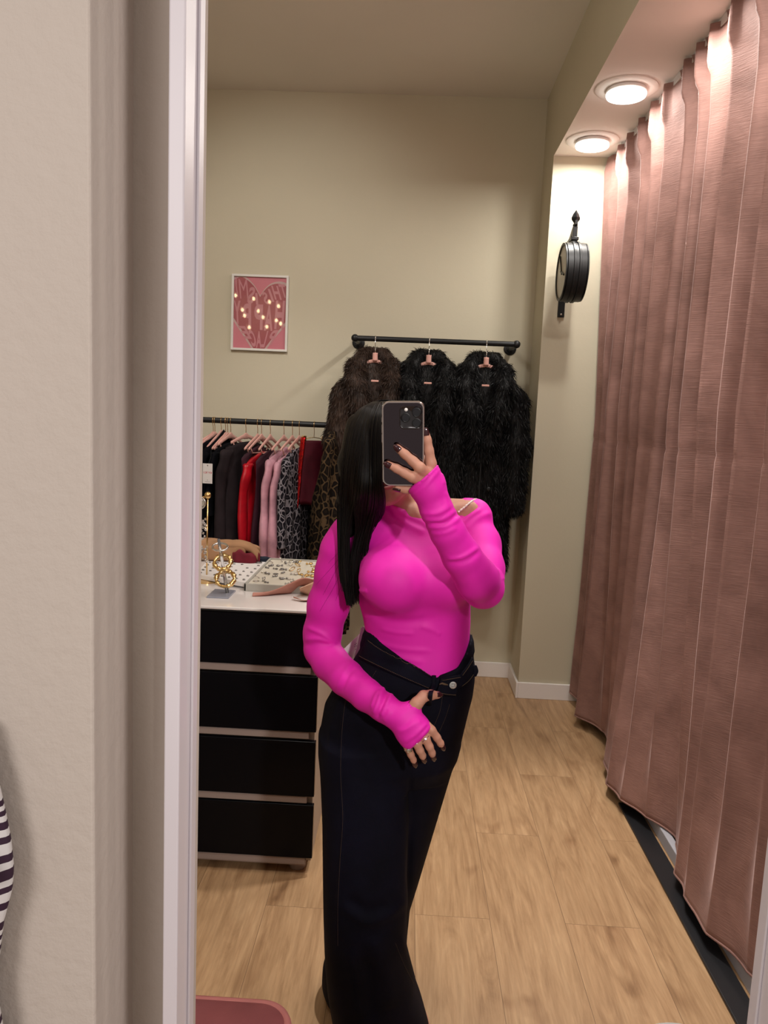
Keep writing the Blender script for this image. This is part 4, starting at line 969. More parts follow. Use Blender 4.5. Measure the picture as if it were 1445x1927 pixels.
# waistband: a raised strip following the cut edge
def band(poly_top, poly_bot, name, t=.004, par=None, n=40):
    A, B = spline(np.array(poly_top, float), n), spline(np.array(poly_bot, float), n); rings = []
    for a, c in zip(A, B):
        col = []
        for k in np.linspace(0, 1, 7):
            q = hit(JB, *(a * (1 - k) + c * k), t)
            if q is None: q = hit(JB, *(a * (1 - k - .02) + c * (k + .02)), t)
            col.append(q)
        if all(q is not None for q in col): rings.append(col)
    if len(rings) < 3: return None
    G = np.array(rings); o = MB().grid(G).build(name, M['denim'], par or JO, True); child_loc(o)
    md = o.modifiers.new('s', 'SOLIDIFY'); md.thickness = .004; md.offset = 0; return o
band([(692, 1203), (722, 1222), (752, 1239), (782, 1257), (812, 1277)], [(676, 1238), (704, 1252), (738, 1268), (775, 1284), (812, 1298)], 'waistband', .0025)
band([(829, 1275), (845, 1272), (862, 1269)], [(818, 1305), (838, 1307), (854, 1308)], 'waistband_flap', .0055, n=14)
band([(864, 1269), (876, 1253), (886, 1236)], [(858, 1296), (876, 1286), (889, 1270)], 'waistband', .003, n=14)
for pl in ([(696, 1206), (724, 1225), (754, 1242), (784, 1260), (808, 1275)], [(680, 1236), (706, 1249), (740, 1265), (776, 1281), (806, 1294)], [(830, 1279), (846, 1276), (862, 1273)], [(822, 1301), (838, 1304), (853, 1305)], [(866, 1290), (878, 1280), (887, 1268)], [(867, 1270), (877, 1256), (885, 1242)]):
    b = MB(); pts = [q for q in (hit(JB, x, y, .0085 if pl[0][0] in (830, 822) else .0058) for x, y in spline(np.array(pl, float), 50)) if q is not None]
    for i in range(len(pts) - 1):
        if np.linalg.norm(pts[i] - pts[i + 1]) < .02: b.tube([pts[i], pts[i] * .35 + pts[i + 1] * .65], .0006, 5)
    if b.v: child_loc(b.build('stitching', M['stitch'], JO, True))
for pl in ([(655, 1290), (645, 1360), (641, 1450), (645, 1540), (640, 1620), (636, 1700), (636, 1780)], [(832, 1312), (827, 1340), (812, 1375), (800, 1398)], [(846, 1325), (836, 1355), (820, 1390)], [(744, 1775), (760, 1815), (778, 1850)], [(671, 1255), (668, 1262)], [(708, 1262), (702, 1272), (700, 1280)]):
    stitched(pl, r=.00028)
def button():
    p = hit(JB, 848, 1287, .0085); n_ = _n(np.array((.05, -1, .12)))
    o = MB().lathe([(.0, .0032), (.0052, .0030), (.0058, .0036), (.0074, .0034), (.0078, .0022), (.0070, .0), (.0, 0)], p, n_, 28, False).build('button', M['silver'], JO, True, angle=40); child_loc(o)
    e = MB(); u = np.cross(n_, (0, 0, 1.)); u = _n(u); w = np.cross(u, n_)
    for k in range(7):
        a = k * .9; c = p + n_ * .0034 + u * .0032 * math.cos(a) + w * .0032 * math.sin(a); e.ball(c, .0011, 6)
    child_loc(e.build('button_emblem', M['dark_silver'], JO, True))
    b = MB(); q = [hit(JB, x, y, .0088) for x, y in ((824, 1286), (829, 1284.5), (834, 1286), (839, 1287))]
    b.tube(q, [.0012, .0022, .0022, .0012], 6); child_loc(b.build('buttonhole', M['stitch'], JO, True))
button()
def belt_loop(pts, name='belt_loop', w=.0045):
    b = MB(); rings = []
    for p in spline(np.array(pts), 16):
        rings.append([p + np.array((w * math.cos(a), .0022 * math.sin(a), 0)) for a in np.linspace(0, 2 * math.pi, 12, endpoint=False)])
    o = b.loft(rings).build(name, M['denim'], JO, True); child_loc(o)
    s = MB()
    for sx in (-1, 1):
        q = [p + np.array((sx * w * .55, -.0028, 0)) for p in spline(np.array(pts), 16)]
        for i in range(15): s.tube([q[i], q[i] * .4 + q[i + 1] * .6], .0005, 4)
    child_loc(s.build('stitching', M['stitch'], o, True)); bpy.data.objects[o.name]
belt_loop([hit(JB, 813, 1277, .009), hit(JB, 812, 1290, .012), P_(810.5, 1303, 1.452), P_(809, 1315, 1.455), hit(JB, 806, 1325, .006)])
belt_loop([hit(JB, 887, 1252, .006), hit(JB, 887.5, 1262, .009), hit(JB, 887, 1272, .005)], w=.006)

# ---- nails, rings -------------------------------------------------------------------------
def nail(fg, nrm, ln=.0105, wd=.0052, ext=.004):
    a, b_ = fg[-2][0], fg[-1][0]; d = _n(b_ - a); nrm = np.array(nrm, float); nrm = _n(nrm - d * np.dot(nrm, d)); s = np.cross(d, nrm); r = fg[-1][1]
    G = []
    for t in np.linspace(-1, 1, 9):
        v = (t + 1) / 2; w = wd * (1 - .75 * max(0, v - .45) ** 2 / .3) * (1 - .25 * max(0, .25 - v) * 4 * .5)
        row = []
        for k in np.linspace(-1, 1, 7):
            h = math.sqrt(max(0, 1 - (k * .82) ** 2))
            row.append(b_ + d * (-.006 + v * (ln + ext)) + s * w * k + nrm * (r * (.45 + .62 * h) * (1 - .25 * v * v)))
        G.append(row)
    o = MB().grid(np.array(G)).build('nail', M['nail'], PERSON, True); child_loc(o)
    md = o.modifiers.new('s', 'SOLIDIFY'); md.thickness = .0012; md.offset = 0; o['label'] = 'dark polished nail'
for fg, nr in FING: nail(fg, nr)
nail(THUMB_L, (.2, -.9, .5)); nail(THUMB_R, (0, .9, .3))
def finger_ring(fg, i, t, stone_r, nrm):
    a, b_ = fg[i][0], fg[i + 1][0]; c = a * (1 - t) + b_ * t; r = fg[i][1] * (1 - t) + fg[i + 1][1] * t + .0007; d = _n(b_ - a); nrm = _n(np.array(nrm) - d * np.dot(nrm, d)); s = np.cross(d, nrm)
    o = empty('finger_ring', c, None, None)
    pts = [(s * math.cos(k) + nrm * math.sin(k)) * r for k in np.linspace(0, 6.283, 24, endpoint=False)]
    MB().tube(pts, .0011, 6, closed=True).build('band', M['silver'], o, True)
    MB().lathe([(0, .0), (stone_r, .0004), (stone_r, .0016), (stone_r * .8, .0022), (0, .0024)], nrm * (r + .0002), nrm, 18, False).build('jewel', M['silver'], o, True, angle=40)
    return o
T(finger_ring(FING[7][0], 1, .05, .0054, LOWN), 'silver ring with a large round face on the little finger at the hip', 'ring')
T(finger_ring(FING[6][0], 0, .97, .0024, LOWN), 'thin silver ring with a small stone on the ring finger at the hip', 'ring')
T(finger_ring(FING[5][0], 0, .95, .0026, LOWN), 'thin silver ring with a small stone on the middle finger at the hip', 'ring')

# ---- face details ---------------------------------------------------------------------------
for s in (-1, 1):
    c = HEAD + (.005 + s * .031, -.0795, .019)
    e = MB().ball(c, .0105, 16).build('eye', M['eye'], PERSON, True); child_loc(e)
    i_ = MB().lathe([(.0052, 0), (.0045, .0008), (0, .001)], c + (0, -.0102, -.001), (0, -1, -.1), 16, False).build('iris', M['iris'], e, True); child_loc(i_)
    b = MB().tube(spline(np.array([HEAD + (.005 + s * .013, -.0975, .037), HEAD + (.005 + s * .030, -.095, .043), HEAD + (.005 + s * .050, -.080, .038)]), 12), [.002, .003, .003, .003, .003, .003, .003, .003, .0025, .002, .0015, .001], 6).build('eyebrow', M['hair'], PERSON, True); child_loc(b)
b = MB(); 
for dz, yy in ((-.0545, -.0885), (-.0635, -.0885)): b.tube(spline(np.array([HEAD + (-.017, yy + .006, -.059), HEAD + (.004, yy - .001, dz), HEAD + (.025, yy + .006, -.059)]), 14), [.001] + [.0042] * 12 + [.001], 8)
child_loc(b.build('lips', M['lip'], PERSON, True))

# ---- hair -----------------------------------------------------------------------------------
def hair():
    f = Field((-.20, 1.40, 1.10), (.12, 1.78, 1.68), .003); H = HEAD
    rot = np.array([[1, 0, 0], [0, .985, .17], [0, -.17, .985]])
    f.add(ell(H + (0, .014, .022), (.079, .096, .083), rot), .02)
    f.carve(ell(H + (.018, -.075, -.045), (.066, .060, .105)))
    # back fall and the front curtain on the left shoulder
    f.add(cone(H + (-.03, .07, .0), H + (-.05, .10, -.20), .055, .05), .03); f.add(cone(H + (.03, .07, .0), H + (.02, .10, -.16), .055, .04), .03)
    for pts in ([(672, 800, 1.555, .022), (662, 870, 1.555, .026), (658, 940, 1.578, .024), (656, 1000, 1.580, .014)],
                [(690, 790, 1.535, .020), (690, 850, 1.525, .024), (686, 920, 1.550, .020), (676, 975, 1.562, .011)]):
        for a, c in zip(pts[:-1], pts[1:]): f.add(cone(P_(*a[:3]), P_(*c[:3]), a[3], c[3]), .015)
    o, V, Fc = sdf_obj('hair', f, M['hair'], PERSON, 2, None, PO); o['label'] = 'long straight black hair'
    # strands
    guides = [ # outermost to innermost; (px, py, Y)
        [(700, 757, 1.55), (668, 778, 1.548), (650, 822, 1.545), (640, 890, 1.55), (636, 950, 1.565), (637, 1020, 1.570), (641, 1080, 1.572), (655, 1136, 1.570)],
        [(704, 756, 1.52), (680, 772, 1.505), (663, 815, 1.50), (652, 880, 1.51), (648, 950, 1.552), (645, 1020, 1.560), (647, 1080, 1.562), (658, 1140, 1.560)],
        [(708, 756, 1.51), (690, 770, 1.485), (676, 812, 1.475), (666, 880, 1.485), (660, 950, 1.545), (652, 1010, 1.555), (653, 1075, 1.556), (660, 1142, 1.556)],
        [(712, 756, 1.50), (700, 770, 1.47), (690, 812, 1.455), (684, 880, 1.455), (680, 925, 1.455), (676, 955, 1.51), (674, 1000, 1.552), (665, 1060, 1.554), (668, 1137, 1.552)],
        [(716, 757, 1.49), (709, 772, 1.46), (702, 812, 1.445), (700, 880, 1.442), (700, 920, 1.440), (697, 952, 1.478), (688, 985, 1.540), (673, 1045, 1.552), (672, 1132, 1.552)],
        [(720, 758, 1.485), (719, 774, 1.455), (717, 812, 1.44), (717, 860, 1.435), (718, 905, 1.432), (722, 942, 1.458), (717, 970, 1.53), (700, 984, 1.548)]]
    Gd = [spline(np.array([at(*p) for p in g]), 30) for g in guides]
    Gp = np.array(Gd)                                       # (6, 30, 3)
    rg = np.random.default_rng(11)
    cu = bpy.data.curves.new('hair_strands', 'CURVE'); cu.dimensions = '3D'; cu.bevel_depth = .00075; cu.bevel_resolution = 1; cu.use_fill_caps = True
    def add(pts, rad):
        sp = cu.splines.new('POLY'); sp.points.add(len(pts) - 1)
        sp.points.foreach_set('co', np.concatenate([pts - PO, np.ones((len(pts), 1))], 1).astype(np.float32).ravel())
        sp.points.foreach_set('radius', (np.linspace(1, .55, len(pts)) * rad).astype(np.float32))
    for k in range(1700):
        u = rg.beta(1.0, 1.0) * (len(guides) - 1); i = min(int(u), len(guides) - 2); w = u - i
        wv = np.full((30, 1), w)
        if i == 2: wv = w + (np.round(w) - w) * np.clip((np.linspace(0, 1, 30)[:, None] - .55) * 5, 0, .9)      # the curtain parts into two locks
        p = Gp[i] * (1 - wv) + Gp[i + 1] * wv
        clump = math.sin(u * 9) * .004
        t = np.linspace(0, 1, 30)[:, None]
        depth = abs(rg.normal(0, .010)) * np.clip(t * 3, .2, 1)
        j = rg.normal(0, .0022, 3) * t + np.array((clump, 0, 0)) * t ** 2
        p = p + j + np.concatenate([np.zeros((30, 1)), depth, np.zeros((30, 1))], 1)
        end = int(30 * min(1, rg.uniform(.86, 1.02))) if rg.random() < .8 else int(30 * rg.uniform(.7, .95))
        add(p[:max(8, end)], rg.uniform(.8, 1.5))
    # scalp and back strands, following the crown
    for k in range(700):
        a = rg.uniform(-.3, math.pi + 1.3); a0 = rg.normal(0, .3)
        top_ = H + np.array((rg.normal(0, .01), .0, .118))
        dr = np.array((math.cos(a + math.pi / 2 * 0 ), math.sin(a), 0))
        if dr[1] < .05: continue
        pts = []
        for t in np.linspace(0, 1, 14):
            th = t * 1.75; q = H + np.array((0, .014, .022)) + np.array((dr[0] * .081 * math.sin(min(th, 1.5708)), dr[1] * .098 * math.sin(min(th, 1.5708)), (.0855) * math.cos(min(th, 1.5708)) - max(0, th - 1.5708) * .35))
            pts.append(q)
        add(np.array(pts), 1.1)
    # a few flyaway hairs over the sleeve
    for x0, y0, x1, y1 in ((655, 1000, 612, 1120), (652, 1020, 600, 1100), (650, 1010, 622, 1060), (646, 1050, 606, 1150), (655, 1030, 635, 1130)):
        q = [hit(TB, x0 + (x1 - x0) * t + 5 * math.sin(t * 4), y0 + (y1 - y0) * t, .0015) for t in np.linspace(0, 1, 14)]
        q = np.array([v for v in q if v is not None]); 
        if len(q) > 4: add(q, .35)
    tmp = bpy.data.objects.new('tmp', cu); COL.objects.link(tmp); dg = bpy.context.evaluated_depsgraph_get()
    me = bpy.data.meshes.new_from_object(tmp.evaluated_get(dg)); me.name = 'hair_strands'; bpy.data.objects.remove(tmp); bpy.data.curves.remove(cu)
    me.materials.clear(); me.materials.append(M['hair']); me.shade_smooth()
    so = bpy.data.objects.new('hair_strands', me); COL.objects.link(so); so.parent = o
    return o
hair()

# ---- price tag on the waistband --------------------------------------------------------------
def garment_tag():
    a, c, d, e = [at(x, y, 1.70) for x, y in ((683, 1180), (694, 1190), (668, 1244), (645, 1222))]
    o = (a + c + d + e) / 4; r = empty('price_tag', o, 'white paper tag sticking out behind the waist of the dark jeans', 'tag')
    def quad(p, nm, th=.0006):
        v = [q - o + (0, -th, 0) for q in p] + [q - o + (0, th, 0) for q in p]; n = len(p)
        MB().add(v, [tuple(range(n))[::-1], tuple(range(n, 2 * n))] + [(i, (i + 1) % n, n + (i + 1) % n, n + i) for i in range(n)]).build(nm, M['paper'], r)
    P4 = lambda L, Y: [at(x, y, Y) for x, y in L]
    quad(P4([(679, 1182), (684, 1178), (697, 1192), (676, 1236), (664, 1246), (672, 1215)], 1.705), 'card')
    quad(P4([(646, 1222), (676, 1193), (680, 1198), (672, 1222), (660, 1245)], 1.712), 'card_flap')
    b = MB()
    for x, y in ((668, 1213), (670.5, 1211), (667.5, 1217), (671, 1215.5), (669, 1222)): b.ball(at(x, y, 1.7105) - o, .0013, 6)
    b.build('lettering', M['dark_silver'], r)
    MB().tube([at(690, 1190, 1.704) - o, at(694, 1196, 1.69) - o, at(700, 1204, 1.66) - o], .0006, 5).build('string', M['paper'], r)
garment_tag()

# ---- phone --------------------------------------------------------------------------------------
def phone():
    L = -MC[:, 1] * np.array([1, -1, 1]); S_ = MC[:, 0] * np.array([1, -1, 1]); N_ = UPN
    c = on_phone(758.5, 836, 0); W, Hh, Dp = .0376, .0762, .0105; rc = .0125
    r = empty('phone', c, 'phone in a glossy metallic case held up in front of the face', 'phone')
    def w(a, b_, d): return S_ * a + L * b_ + N_ * d
    def rr(hw, hh, rad, d, n=8):
        out = []
        for sx, sy, a0 in ((1, 1, 0), (-1, 1, 90), (-1, -1, 180), (1, -1, 270)):
            for t in np.linspace(0, 90, n): a = math.radians(a0 + t); out.append(w(sx * (hw - rad) + rad * math.cos(a), sy * (hh - rad) + rad * math.sin(a), d))
        return out
    MB().loft([rr(W - .0012, Hh - .0012, rc, -Dp), rr(W, Hh, rc, -Dp + .0012), rr(W, Hh, rc, -.0010), rr(W - .0008, Hh - .0008, rc, .0004), rr(W - .0026, Hh - .0026, rc - .002, .0004), rr(W - .0030, Hh - .0030, rc - .002, -.0006)], False).build('case', M['phone_frame'], r, True, angle=50)
    MB().loft([rr(W - .0028, Hh - .0028, rc - .002, -.0012), rr(W - .0028, Hh - .0028, rc - .002, -.0004)]).build('back_glass', M['phone_back'], r)
    MB().loft([rr(W - .002, Hh - .002, rc - .001, -Dp + .0002), rr(W - .002, Hh - .002, rc - .001, -Dp - .0004)]).build('screen', M['phone_screen'], r)
    # camera island, centred as in the photo
    ic = on_phone(773.5, 785.5, 0) - c; 
    def sh(pts, o): return [p + o for p in pts]
    hw = .0208
    isl = MB().loft([sh(rr(hw, hw, .0085, -.0006), ic), sh(rr(hw, hw, .0085, .0012), ic), sh(rr(hw - .0012, hw - .0012, .0075, .0018), ic), sh(rr(hw - .0022, hw - .0022, .0065, .0012), ic)]).build('camera_island', mat('camera_island', (.012, .009, .011), .12, coat=.5), r, True, angle=40)
    for a, b_ in ((.0095, .0092), (.0095, -.0095), (-.0095, -.0002)):
        o = MB().lathe([(.0082, .0012), (.0082, .0030), (.0072, .0034), (.0066, .0028)], ic + w(a, b_, 0), N_, 28, False).build('lens_ring', M['black_metal'], isl, True, angle=40)
        MB().lathe([(.0068, .0026), (.003, .0030), (0, .0031)], ic + w(a, b_, 0), N_, 24, False).build('lens', M['lens'], isl, True)
    MB().lathe([(.0031, .0012), (.0030, .0018), (0, .0019)], ic + w(-.0088, .0138, 0), N_, 18, False).build('flash', M['flash'], isl, True)
    for b_, ln in ((.043, .004), (.027, .0075), (.010, .0075)): MB().loft([[w(-W + s, b_ + t, -.0055 + q) for t, q in ((-ln, -.0015), (ln, -.0015), (ln, .0015), (-ln, .0015))] for s in (.001, -.0010)]).build('side_button', M['phone_frame'], r)
phone()


# ------------------------------------------------------------------ fur coats on the upper rail
def fur_mat(name, c, c2):
    m = mat(name, c, (.5), spec=.22, sheen=.04, sheen_tint=c2); t = NT(m); v = t.coord(); n = t.noise(v, 9, 3, .6); n2 = t.noise(v, 160, 2)
    g = t.n('ShaderNodeNewGeometry'); isl = t.ramp(g.outputs['Random Per Island'], [(.55, (1, 1, 1)), (.97, (1.9, 1.85, 1.8))]); t.color(t.mix(1.0, t.mix(.5, t.ramp(n, [(.3, tuple(q * .6 for q in c)), (.75, c2)]), t.ramp(n2, [(.3, (.45, .45, .45)), (.7, (1, 1, 1))]), 'MULTIPLY'), isl, 'MULTIPLY')); return m
M['fur_black'] = fur_mat('black_fur', (.0035, .0035, .004), (.010, .0095, .010)); M['fur_brown'] = fur_mat('brown_fur', (.030, .0185, .0135), (.062, .038, .028))
def furred(name, fld, m, parent, n, ln, seed, comb=(0, 0, -1), lock=.5):
    V, Fc = fld.mesh(); V = smooth_mesh(V, Fc, 2); N = vnormals(V, Fc); rg = np.random.default_rng(seed)
    P = V[Fc].mean(1); nn = N[Fc].mean(1); pick = rg.choice(len(P), n); p = P[pick] + rg.normal(0, .003, (n, 3)); q = nn[pick]
    # locks: neighbouring hairs lean the same way
    lk = np.stack([np.sin(p[:, 0] * 70 + p[:, 2] * 31), np.sin(p[:, 1] * 60 + p[:, 0] * 40), np.sin(p[:, 2] * 55 + p[:, 0] * 25)], 1) * lock
    d = q * .50 + np.array(comb) * .85 + lk * .30 + rg.normal(0, .22, (n, 3)); d /= np.linalg.norm(d, axis=1)[:, None]
    L = ln * rg.uniform(.6, 1.3, n)[:, None]; s = np.cross(d, rg.normal(0, 1, (n, 3))); s /= np.linalg.norm(s, axis=1)[:, None]; w = rg.uniform(.0009, .0018, n)[:, None]
    bend = np.array((0, 0, -1.)) * L * .35
    T_ = np.stack([p - s * w, p + s * w, p + d * L * .55 + s * w * .8, p + d * L * .55 - s * w * .8, p + d * L + bend * .6], 1)   # blade of two pieces
    base = len(V); VV = np.concatenate([V, T_.reshape(-1, 3)]); k = base + np.arange(n) * 5
    nq, nt = len(Fc) + n, n
    loops = np.concatenate([Fc.ravel(), np.stack([k, k + 1, k + 2, k + 3], 1).ravel(), np.stack([k + 3, k + 2, k + 4], 1).ravel()]).astype(np.int32)
    st = np.concatenate([np.arange(nq) * 4, nq * 4 + np.arange(nt) * 3]).astype(np.int32); tot = np.concatenate([np.full(nq, 4), np.full(nt, 3)]).astype(np.int32)
    me = bpy.data.meshes.new(name); me.vertices.add(len(VV)); me.vertices.foreach_set('co', VV.astype(np.float32).ravel()); me.loops.add(len(loops)); me.loops.foreach_set('vertex_index', loops)
    me.polygons.add(len(st)); me.polygons.foreach_set('loop_start', st); me.polygons.foreach_set('loop_total', tot); me.update(calc_edges=True); me.shade_smooth(); me.materials.append(m)
    o = bpy.data.objects.new(name, me); COL.objects.link(o); o.parent = parent; return o
def fur_coat(hx, label, m, length, seed, sl=.80, sx=1.0, rot=0., hang_lab='', lean=0., spread=1.0):
    h = at(hx, 642, YR1); loc = np.array((h[0], YR1, ra[2])); r = empty('fur_coat', loc, label, 'coat', 'fur coats on the upper rail', rotz=rot)
    W = .185 * sx; lo, hi = (-.40, -.24, -length - .06), (.40, .20, .06)
    f = Field(lo, hi, .009)
    f.add(column([(-length, -W * 1.12, W * 1.12, 0, .085), (-length * .7, -W * 1.05, W * 1.05, 0, .085), (-.45, -W, W, 0, .085), (-.29, -W * .98, W * .98, 0, .08), (-.21, -W * .80, W * .80, 0, .07), (-.15, -W * .50, W * .50, .01, .06), (-.10, -W * .22, W * .22, .015, .05)]), .03)
    f.carve(cone((.012, -.13, -.60), (.012, -.12, -length - .05), .012, .03))
    n_ = int(26000 * length / 1.2)
    furred('coat_body', f, m, r, n_, .024, seed)
    for s in (-1, 1):
        g = Field((s * .20 - .22, -.22, -sl - .12), (s * .20 + .22, .18, 0), .009)
        for a, b_, ra_, rb_ in (((s * W * .62, 0, -.215), (s * W * 1.02, -.005, -.31), .055, .068), ((s * W * 1.02, -.005, -.31), (s * W * 1.24 * spread, -.03, -.55), .070, .068), ((s * W * 1.24 * spread, -.03, -.55), (s * W * 1.20 * spread + lean, -.04, -sl), .068, .064)): g.add(cone(a, b_, ra_, rb_), .03)
        furred('sleeve', g, m, r, 10500, .025, seed + 3 + s)
    c = Field((-.30, -.26, -.72), (.30, .16, .06), .009)
    for s in (-1, 1):
        pts = [(0, .045, -.085), (s * .045, .035, -.092), (s * .090, -.02, -.155), (s * .108, -.075, -.25), (s * .075, -.105, -.36), (s * .035, -.105, -.52), (s * .018, -.10, -.62)]; rr = [.040, .045, .052, .055, .048, .034, .02]
        for a, b_, p, q in zip(pts[:-1], pts[1:], rr[:-1], rr[1:]): c.add(cone(a, b_, p, q), .02)
    furred('collar', c, m, r, 14500, .030, seed + 9, (0, -.1, -.8), .8)
    b = MB().box(-.003, .003, -.122, -.112, -length * .98, -.60, .001); b.build('front_edge', M['black_metal'], r)
    for z in (-.78, -.98):
        if -z < length - .1: MB().lathe([(.012, 0), (.013, -.004), (.006, -.006), (0, -.006)], (.05, -.105, z), (0, 1, 0), 18, False).build('button', M['black_metal'], r, True)
    hg = empty('hanger', loc, hang_lab, 'hanger', 'pink hangers on the upper rail', rotz=rot)
    R_ = .0165; pts = [(0, R_ * math.cos(a), R_ * math.sin(a)) for a in np.linspace(math.radians(-35), math.radians(180), 14)] + [(0, -R_ * .9, -R_ * .7), (0, -.03, -.04), (0, -.055, -.055), (0, -.055, -.085)]
    MB().tube(pts, .0024, 6).build('hook', M['silver'], hg, True)
    nb = MB().loft([[(x * .014, -.058 + y * .010, z) for x, y in [(math.cos(a), math.sin(a)) for a in np.linspace(0, 2 * math.pi, 12, endpoint=False)]] for z in (-.080, -.086, -.115, -.122)])
    nb.build('neck', M['pink_velvet_hanger'], hg, True)
    rg = []
    for t in np.linspace(-1, 1, 21): rg.append([(t * .15, -.05 + .05 * abs(t) + .005 * math.sin(a), -.120 - .05 * abs(t) ** 1.2 + .010 * math.cos(a)) for a in np.linspace(0, 2 * math.pi, 10, endpoint=False)])
    MB().loft(rg).build('shoulder_bar', M['pink_velvet_hanger'], hg, True)
    MB().box(-.020, .020, -.130, -.122, -.236, -.226, .002).build('crossbar', M['pink_velvet_hanger'], hg)
fur_coat(706, 'dark brown fur coat at the left of the upper rail', M['fur_brown'], 1.05, 1, .80, .80, .10, 'pink hanger with a silver hook holding the dark brown fur coat', -.01, 1.0)
fur_coat(808, 'black fur coat in the middle of the upper rail, behind the phone', M['fur_black'], 1.18, 20, .80, .82, 0, 'pink hanger with a silver hook holding the middle black fur coat', 0, .9)
fur_coat(916, 'black fur coat at the right end of the upper rail, by the corner', M['fur_black'], 1.24, 40, .86, .88, -.04, 'pink hanger with a silver hook holding the rightmost black fur coat', 0, .95)


# ------------------------------------------------------------------ dresser
YD, ZT = 2.38, .917
DX0, DX1, DY1 = -1.06, -.262, 3.16
def dresser():
    r = empty('dresser', ((DX0 + DX1) / 2, YD, 0), 'chest of drawers with black glass fronts and a white glass top', 'dresser')
    ox = (DX0 + DX1) / 2
    def bx(mb, x0, x1, y0, y1, z0, z1, bev=.002): return mb.box(x0 - ox, x1 - ox, y0 - YD, y1 - YD, z0, z1, bev)
    bx(MB(), DX0 + .01, DX1 - .006, YD + .022, DY1 - .02, .045, ZT - .012).build('body', M['beige_side'], r)
    bx(MB(), DX0, DX1 + .002, YD - .006, DY1, ZT - .010, ZT, .003).build('worktop', M['white_glass'], r)
    bx(bx(MB(), DX0, DX1 + .002, YD - .004, DY1 + .004, ZT - .016, ZT - .010), DX0, DX1 + .002, DY1, DY1 + .012, ZT - .05, ZT + .008).build('top_edging', M['black_metal'], r)
    zs = [(.728, ZT - .018), (.508, .696), (.284, .475), (.066, .254)]
    for (a, c) in zs:
        d = bx(MB(), DX0, DX1, YD, YD + .02, a, c, .002).build('drawer', M['black_glass'], r)
        bx(MB(), DX0 + .02, DX1 - .024, YD + .004, YD + .024, a - .026, a - .002).build('grip_strip', M['taupe'], d)
    bx(MB(), DX0, DX1 - .024, YD + .006, YD + .03, .036, .062).build('plinth_rail', M['taupe'], r)
    for x in (DX0 + .06, DX1 - .055):
        for y in (YD + .06, DY1 - .08):
            MB().lathe([(.026, 0), (.029, .004), (.029, .05)], (x - ox, y - YD, 0), (0, 0, 1), 20).build('foot', M['taupe'], r, True, angle=40)
dresser()

# things on the dresser
def on_top(px, py, dz=0): p = atZ(px, py, ZT + dz); return p
def tray():
    P = [on_top(463, 1112), on_top(600, 1120), on_top(606, 1061), on_top(505, 1061)]
    x0, x1, y0, y1 = -.556, -.29, 2.60, 3.09; h = .027
    r = empty('jewellery_tray', ((x0 + x1) / 2, (y0 + y1) / 2, ZT), 'grey linen jewellery tray with a cream lining on the white dresser top', 'tray')
    w, d = (x1 - x0) / 2, (y1 - y0) / 2
    b = MB(); t = .008
    b.box(-w, w, -d, -d + t, 0, h, .002).box(-w, w, d - t, d, 0, h, .002).box(-w, -w + t, -d, d, 0, h, .002).box(w - t, w, -d, d, 0, h, .002)
    b.build('rim', M['linen_grey'], r); MB().box(-w + .002, w - .002, -d + .002, d - .002, 0, .008).build('base', M['linen_grey'], r)
    MB().box(-w + t, w - t, -d + t, d - t, .008, .0205).build('lining', M['tray_liner'], r)
    return x0 + t, x1 - t, y0 + t, y1 - t, ZT + .0205
TX0, TX1, TY0, TY1, TZ = tray()
def jewel_ring(loc, m, lab, r=.010, tilt=0., group='rings and earrings in the grey tray', stone=None, rotz=0.):
    o = empty('ring', loc, lab, 'jewellery', group, rotz=rotz)
    pts = [(r * math.cos(a), r * math.sin(a) * math.cos(tilt), r * math.sin(a) * math.sin(tilt) + r * abs(math.sin(tilt))+.0015) for a in np.linspace(0, 2 * math.pi, 16, endpoint=False)]
    MB().tube(pts, .0016, 6, closed=True).build('band', m, o, True)
    if stone: MB().ball((0, -r * math.cos(tilt), .004 + 2 * r * abs(math.sin(tilt)) * .6), .0042, 8).build('stone', stone, o, True)
    return o
def earring(loc, m, lab, group='rings and earrings in the grey tray', s=1., rotz=0.):
    o = empty('earring', loc, lab, 'jewellery', group, rotz=rotz)
    MB().ball((0, 0, .004 * s), .004 * s, 8).tube([(0, 0, .004 * s), (.0, .006 * s, .003 * s), (0, .012 * s, .002 * s)], .0012, 5).build('stud', m, o, True)
    MB().ball((0, .015 * s, .004 * s), .0055 * s, 8, (1, 1.3, .7)).build('drop', m, o, True)
    return o
